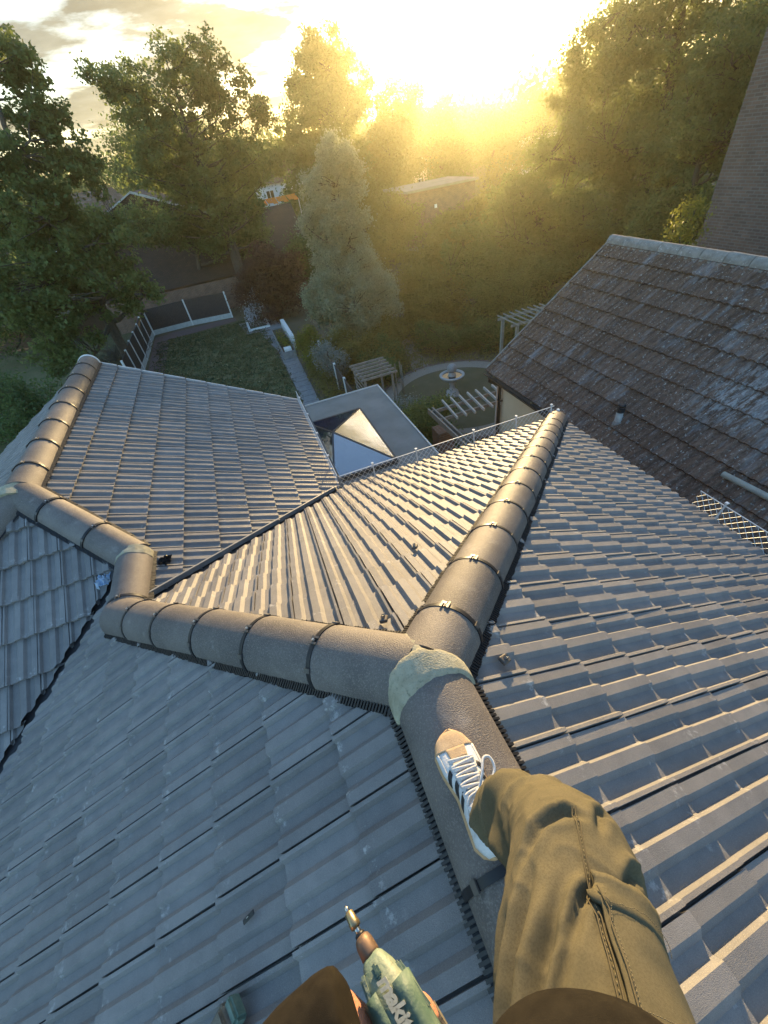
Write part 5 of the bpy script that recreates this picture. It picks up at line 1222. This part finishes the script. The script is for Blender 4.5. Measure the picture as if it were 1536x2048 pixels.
strip('tongue', lambda a, b: sp(.22+.22*a, (-.030+.060*b), .112-.022*a-.010*abs(b-.5)), 6, 6, m_leather, .008)
for i in range(9):
    s = .385+.038*i; bm = bmesh.new(); sg = 1 if i % 2 else -1
    tube(bm, [up(s-.012, -.30*sg, .004)]+[up(s-.008+.024*t/6, (-.25+.5*t/6)*sg, .0085) for t in range(7)]+[up(s+.018, .30*sg, .004)], .0036, 6)
    tube(bm, [up(s, -.30, .004), up(s, -.12, .0065), up(s, .12, .0065), up(s, .30, .004)], .0036, 6); part('lace', bm, m_lace, shoe)
kn = up(.375, .12, .010)
def loop(pts, r, name='lace'):
    bm = bmesh.new(); tube(bm, catmull(pts, 6), r, 6); return part(name, bm, m_lace, shoe)
def K(s, x, z): return sp(s, x, z)
loop([K(.40, .010, .104), K(.50, .034, .112), K(.60, .052, .110), K(.60, .070, .104), K(.52, .072, .100), K(.44, .050, .102), K(.395, .020, .106)], .0036)
loop([K(.40, .006, .104), K(.33, .030, .108), K(.33, .058, .098), K(.40, .062, .094), K(.42, .035, .100), K(.40, .012, .105)], .0034)
loop([K(.40, .004, .106), K(.38, -.018, .102), K(.30, -.034, .084), K(.22, -.038, .070)], .0034); loop([K(.40, .012, .106), K(.36, .040, .100), K(.28, .050, .080), K(.25, .054, .062)], .0034)
bm = bmesh.new(); blob(bm, K(.398, .010, .105), (.010, .008, .007)); part('lace', bm, m_lace, shoe)
bm = bmesh.new(); tube(bm, [W(ANK+V((.0, .0, -.06))), W(ANK+V((.003, -.003, .02))), W(ANK+V((.006, -.006, .10)))], [.040, .038, .042], 16); part('sock', bm, m_stripe, person)

# --- jersey: torso, hem over the thigh, left sleeve
bm = bmesh.new()
limb_loft(bm, [W((-.02, -.34, -.56)), W((-.02, -.36, -.40)), W((-.02, -.40, -.22)), W((-.02, -.43, -.10))], [.18, .17, .175, .12], 28, 4)
blob(bm, W((.0, -.195, -.545)), (.165, .135, .085), -.15)
blob(bm, W((.035, -.160, -.560)), (.125, .124, .085), -.15)
limb_loft(bm, [W((-.20, -.40, -.20)), W((-.30, -.26, -.46)), W((-.325, -.12, -.70))], [.075, .066, .060], 20, 4)
limb_loft(bm, [W((-.325, -.14, -.69)), W((-.285, -.065, -.748)), W((-.222, -.010, -.766)), W((-.148, .006, -.768))], [.062, .062, .057, .052], 22, 5)
jm = remeshed('jersey', bm, .009, 7); nv = len(jm.vertices); co = np.zeros(nv*3); jm.vertices.foreach_get('co', co); co = co.reshape(-1, 3); no = np.zeros(nv*3); jm.vertices.foreach_get('normal', no); no = no.reshape(-1, 3)
for i in range(nv):
    q = co[i]; f = (1-abs(math.sin(q[0]*30+q[1]*22+noise.noise(V(q)*6)*4)))**2; co[i] += no[i]*(f*.006*max(0, noise.noise(V(q)*8)+.3)+noise.noise(V(q)*14)*.003)
jm.vertices.foreach_set('co', co.ravel()); jm.update(); jm.shade_smooth(); part('jersey', jm, m_shirt, person)
# --- impact driver
AXB, AXN = V((-.076, -.076, -.812)), V((-.118, .047, -.816)); td = (AXN-AXB).normalized(); ts = V((td.y, -td.x, 0)).normalized(); tu = V((0, 0, 1))
m_teal = mat('teal_tool_plastic', (.065, .125, .10), .6, (.13, .19, .15), 30, .15, 200, coords='World', extra=spots(70, .62, .72, (.30, .32, .24), .6))
m_worn = mat('worn_pale_housing', (.30, .33, .24), .55, (.13, .20, .155), 28, .15, 200, coords='World', extra=spots(80, .58, .66, (.12, .14, .11), .7))
m_dirt = mat('dirty_grey_rubber', (.10, .09, .07), .8, (.17, .15, .11), 40, .3, 200, coords='World')
m_copper = mat('rusty_nose_ring', (.22, .14, .09), .55, (.15, .10, .07), 60, metal=.5, coords='World'); m_steel = mat('steel', (.62, .58, .50), .28, metal=1); m_brass = mat('brass_bit_holder', (.42, .33, .18), .35, (.25, .2, .12), 60, metal=.8, coords='World')
dr = thing('impact_driver', 'worn teal cordless driver held out over the tiles at the bottom, lettering on its back', 'power tool', W(AXB))
TLn = (AXN-AXB).length
def dp(t, x, z): return W(AXB+td*(t*TLn)+ts*(x*.86)+tu*z)
def dring(t, rx, rz, n=20, p=2.6, zc=0): 
    out = []
    for k in range(n):
        a = 2*math.pi*k/n; c, s = math.cos(a), math.sin(a); out.append(dp(t, rx*math.copysign(abs(c)**(2/p), c), zc+rz*math.copysign(abs(s)**(2/p), s)))
    return out
hs = loft('housing', [dring(t, a, b, 24, 3.2) for t, a, b in ((-.35, .022, .024), (-.28, .030, .031), (0, .033, .034), (.3, .034, .034), (.55, .033, .033), (.72, .030, .030), (.86, .025, .025), (.97, .018, .018), (1.0, .014, .014))], m_worn, dr)
loft('nose_ring', [dring(t, a, a, 20, 2) for t, a in ((.99, .0150), (1.02, .0155), (1.12, .0145), (1.17, .0120), (1.19, .008))], m_copper, dr)
loft('collet', [dring(t, a, a, 16, 2) for t, a in ((1.17, .0085), (1.21, .0085), (1.22, .0065))], m_black, dr)
loft('bit_shaft', [dring(t, a, a, 6, 2) for t, a in ((1.19, .0052), (1.30, .0052))], m_steel, dr)
loft('bit_holder', [dring(t, a, a, 18, 2) for t, a in ((1.27, .0075), (1.28, .0090), (1.32, .0092), (1.34, .0082), (1.42, .0076), (1.43, .005))], m_brass, dr)
loft('bit', [dring(t, a, a, 6, 2) for t, a in ((1.42, .0038), (1.47, .0036), (1.49, .0016))], m_steel, dr)
# side cheeks, vents, hook rib, trigger guard and handle
def onside(name, t0, t1, x0, x1, z, hgt_, m, lab=None, rz=0):
    bm = bmesh.new(); a, b = dp(t0, x0, z), dp(t1, x1, z); bar(bm, a, b, .010, hgt_); bmesh.ops.bevel(bm, geom=bm.edges[:], offset=.003, segments=2, affect='EDGES'); return part(name, bm, m, dr, lab, False)
loft('side_cheek', [[dp(t, -.020-.006+.0*k, 0)+V((0, 0, 0)) if False else dp(t, x, z) for x, z in ((-.012, .036), (-.030, .030), (-.0375, .012), (-.0375, -.02), (-.020, -.03))] for t in (.05, .35, .66, .76)], m_teal, dr)
loft('side_cheek', [[dp(t, x, z) for x, z in ((.012, .036), (.030, .030), (.0370, .012), (.0370, -.02), (.020, -.03))] for t in (-.2, .2, .55, .70)], m_teal, dr)
onside('rib', .45, .93, -.030, -.020, .020, .012, m_worn); onside('rib', .35, .80, .036, .028, .008, .012, m_worn)
onside('badge', .80, .92, .0, .0, .0275, .004, m_teal)
for k in range(3):
    for j in range(2):
        bm = bmesh.new(); bar(bm, dp(-.24+.10*k, .023+.007*j, .0335-.003*j), dp(-.18+.10*k, .023+.007*j, .0335-.003*j), .0045, .006); part('vent', bm, m_black, dr)
for k in range(3): bm = bmesh.new(); bar(bm, dp(-.15+.13*k, -.0335, .0265), dp(-.06+.13*k, -.0335, .0265), .006, .006); part('vent', bm, m_black, dr)
loft('handle', [[dp(.18+.22*math.cos(a)+k[0], -.012+.019*math.sin(a)*k[1]+k[2], k[3]) for a in [2*math.pi*i/16 for i in range(16)]] for k in ((0, 1.25, -.012, -.012), (.0, 1.1, -.014, -.045), (-.03, 1, -.012, -.08), (-.08, 1.1, -.012, -.125), (-.10, 1.4, -.012, -.150))], m_teal, dr)
loft('trigger_guard', [[dp(.42+.10*math.cos(a), -.040+.016*math.sin(a), z) for a in [2*math.pi*i/14 for i in range(14)]] for z in (.002, .000, -.030, -.04)], m_teal, dr)
bm = bmesh.new(); bar(bm, dp(.40, -.042, .004), dp(.50, -.042, .004), .010, .012); bmesh.ops.bevel(bm, geom=bm.edges[:], offset=.004, segments=2, affect='EDGES'); part('direction_switch', bm, m_black, dr)
bm = bmesh.new(); box(bm, dp(.05, -.012, -.17), (.075, .10, .05), rz=math.atan2(td.y, td.x)-math.pi/2); bmesh.ops.bevel(bm, geom=bm.edges[:], offset=.008, segments=2, affect='EDGES'); part('battery', bm, m_dirt, dr)
# lettering along the back of the housing
tc_ = bpy.data.curves.new('lettering', 'FONT'); tc_.body = 'makita'; tc_.size = .024; tc_.extrude = .0012; tc_.offset = .0010; tc_.shear = .25; tc_.align_y = 'CENTER'; tc_.space_character = .95
to = bpy.data.objects.new('lettering', tc_); C.objects.link(to); dg = bpy.context.evaluated_depsgraph_get(); lm = bpy.data.meshes.new_from_object(to.evaluated_get(dg)); bpy.data.objects.remove(to)
Rm = Matrix((-td, ts*1.0, tu)).transposed(); Rm = Matrix(((-td.x, ts.x, 0), (-td.y, ts.y, 0), (0, 0, 1)))
# reading direction runs from the nose to the back, letter tops to the right
for v_ in lm.vertices: v_.co = dp(.80, .004, .0355) + (-td)*v_.co.x + ts*v_.co.y + tu*v_.co.z
part('lettering', lm, mat('pale_lettering', (.52, .52, .42), .6, (.40, .40, .32), 200), dr)
# --- hand gripping the handle
bm = bmesh.new()
limb_loft(bm, [W((-.215, .005, -.790)), W((-.185, .020, -.800)), dp(.10, -.050, -.050), dp(.05, -.030, -.065)], [.030, .030, .034, .030], 18, 5)
def finger(pts, r): limb_loft(bm, pts, r, 12, 4)
finger([dp(.10, -.050, -.035), W((-.158, .005, -.800)), W((-.168, .028, -.793)), W((-.173, .043, -.790)), W((-.174, .049, -.790))], [.0125, .0125, .0120, .0112, .0070])       # index finger laid along the side
for k in range(3): z = -.060-.021*k; finger([dp(.05, -.056, z), dp(.42, -.048, z), dp(.56, -.012, z-.003), dp(.45, .022, z-.004), dp(.25, .026, z-.004)], [.012, .0115, .011, .010, .0075])
finger([dp(-.35, -.020, -.050), dp(-.32, .020, -.030), dp(-.25, .042, -.014), dp(-.12, .046, -.010), dp(-.04, .045, -.010)], [.015, .0135, .012, .011, .007])               # thumb round the far side
hm = remeshed('hand', bm, .0028, 3); hm.shade_smooth(); hand = part('hand', hm, m_skin, person)
bm = bmesh.new(); blob(bm, W((-.173, .044, -.7795)), (.0065, .0075, .0022), math.atan2(td.y, td.x)-math.pi/2); part('fingernail', bm, mat('nail', (.60, .36, .28), .35), hand)

# ================================================================ SMALL THINGS ON THE ROOF
# worn battery pack lying on the shaded slope at the bottom edge
bp_ = thing('tool_battery', 'worn grey-brown tool battery with a teal edge lying on the shaded tiles, bottom edge', 'battery', (-.72, .13, zL(-.72, 0)))
RL = Matrix.Rotation(-math.atan(TP), 3, 'Y') @ Matrix.Rotation(.5, 3, 'Z')
bm = bmesh.new(); c = V((-.745, .112, zL(-.745, 0)+.105)); box(bm, c, (.13, .085, .065), rot=RL); bmesh.ops.bevel(bm, geom=bm.edges[:], offset=.014, segments=3, affect='EDGES'); part('case', bm, m_dirt, bp_)
bm = bmesh.new(); box(bm, c+RL @ V((.0, 0, .033)), (.10, .05, .012), rot=RL); part('rail', bm, m_dirt, bp_)
bm = bmesh.new(); box(bm, c+RL @ V((.072, 0, 0)), (.030, .07, .045), rot=RL); bmesh.ops.bevel(bm, geom=bm.edges[:], offset=.008, segments=2, affect='EDGES'); part('latch', bm, m_teal, bp_)
def tile_clip(u, v, zf, slope, lab, col, s=(.035, .045, .018), rz=.3):
    n_ = {'R': V((TP*CO, 0, CO)), 'L': V((-TP*CO, 0, CO)), 'H': V((0, TP*CO, CO))}[slope]; q = n_.to_track_quat('Z', 'Y').to_matrix() @ Matrix.Rotation(rz, 3, 'Z')
    bm = bmesh.new(); c = V((u, v, zf(u, v)))+n_*(.062+s[2]/2); box(bm, c, s, rot=q); box(bm, c+q @ V((0, 0, s[2]*.6)), (s[0]*.3, s[1]*.3, s[2]), rot=q, mi=1); bmesh.ops.bevel(bm, geom=bm.edges[:], offset=.003, segments=1, affect='EDGES')
    tag(part('tile_clip', bm, [col, m_screw], None), lab, 'clip', 'loose ridge clips left on the tiles')
tile_clip(.50, .66, zR, 'R', 'small steel clip with a screw lying on the right slope beside the mortar', m_clip)
tile_clip(-.22, 1.05, zH, 'H', 'loose clip on the sunlit slope left of the golden hip, near the junction', m_clip, rz=.1)
tile_clip(.16, 1.02, zH, 'H', 'loose clip on the sunlit slope pressed against the first band of the golden hip', m_clip, rz=-.4)
tile_clip(.56, 1.66, zH, 'H', 'loose clip on the sunlit slope beside the golden hip, farther down', m_clip, rz=-.5)
tile_clip(-.60, .335, zL, 'L', 'small dark plastic strip lying on the shaded lower left slope', m_black, (.016, .055, .006), .2)
# scrap of pale blue film at the valley head, crumpled foil at the short ridge
def scrap(c, s, m, name, lab, cat, seed):
    bm = bmesh.new(); n = 9; g = []
    for i in range(n):
        r = []
        for j in range(n):
            x, y = i/(n-1)-.5, j/(n-1)-.5; p = V((x*s[0], y*s[1], noise.noise(V((x*5+seed, y*5, seed)))*s[2]+abs(noise.noise(V((x*11, y*11+seed, 0))))*s[2])); r.append(bm.verts.new(V(c)+p))
        g.append(r)
    for i in range(n-1):
        for j in range(n-1): bm.faces.new((g[i][j], g[i+1][j], g[i+1][j+1], g[i][j+1]))
    bmesh.ops.solidify(bm, geom=bm.faces[:], thickness=.003)
    tag(part(name, bm, m, None), lab, cat)
scrap((-1.80, 2.98, 6.16), (.11, .13, .05), mat('pale_blue_film', (.30, .48, .72), .35, (.75, .82, .86), 18, coords='World'), 'plastic_scrap', 'crumpled scrap of pale blue film at the head of the far valley', 'plastic scrap', 3)
scrap((-1.32, 3.02, 6.12), (.12, .11, .04), m_black, 'flashing_scrap', 'crumpled black flashing sticking out right of the short ridge', 'flashing', 8)
scrap((-1.36, 2.52, 6.09), (.13, .14, .05), m_clip, 'foil_scrap', 'crumpled grey foil where the near valley meets the short ridge', 'foil', 5)

# ================================================================ HAZE
m_haze = bpy.data.materials.new('haze'); m_haze.use_nodes = True; t = m_haze.node_tree; t.nodes.clear()
pv = N(t, 'ShaderNodeVolumePrincipled'); pv.inputs['Color'].default_value = (.97, .93, .60, 1); pv.inputs['Density'].default_value = .00095; pv.inputs['Anisotropy'].default_value = .82
t.links.new(pv.outputs[0], N(t, 'ShaderNodeOutputMaterial').inputs['Volume'])
bm = bmesh.new(); slab(bm, -700, 800, -300, 1000, -1.5, 22); hz = part('haze', bm, m_haze, None); stuffk(hz)

# top-level meshes: put each origin at the foot of its own geometry
for o in list(C.objects):
    if o.parent is None and o.type == 'MESH' and o.get('kind') != 'structure' and o.name != 'haze':
        me = o.data; n = len(me.vertices); c = np.zeros(n*3); me.vertices.foreach_get('co', c); c = c.reshape(-1, 3); f = V(((c[:, 0].min()+c[:, 0].max())/2, (c[:, 1].min()+c[:, 1].max())/2, c[:, 2].min()))
        me.transform(Matrix.Translation(-f)); o.location = f
        for ch in o.children: ch.location = ch.location - f
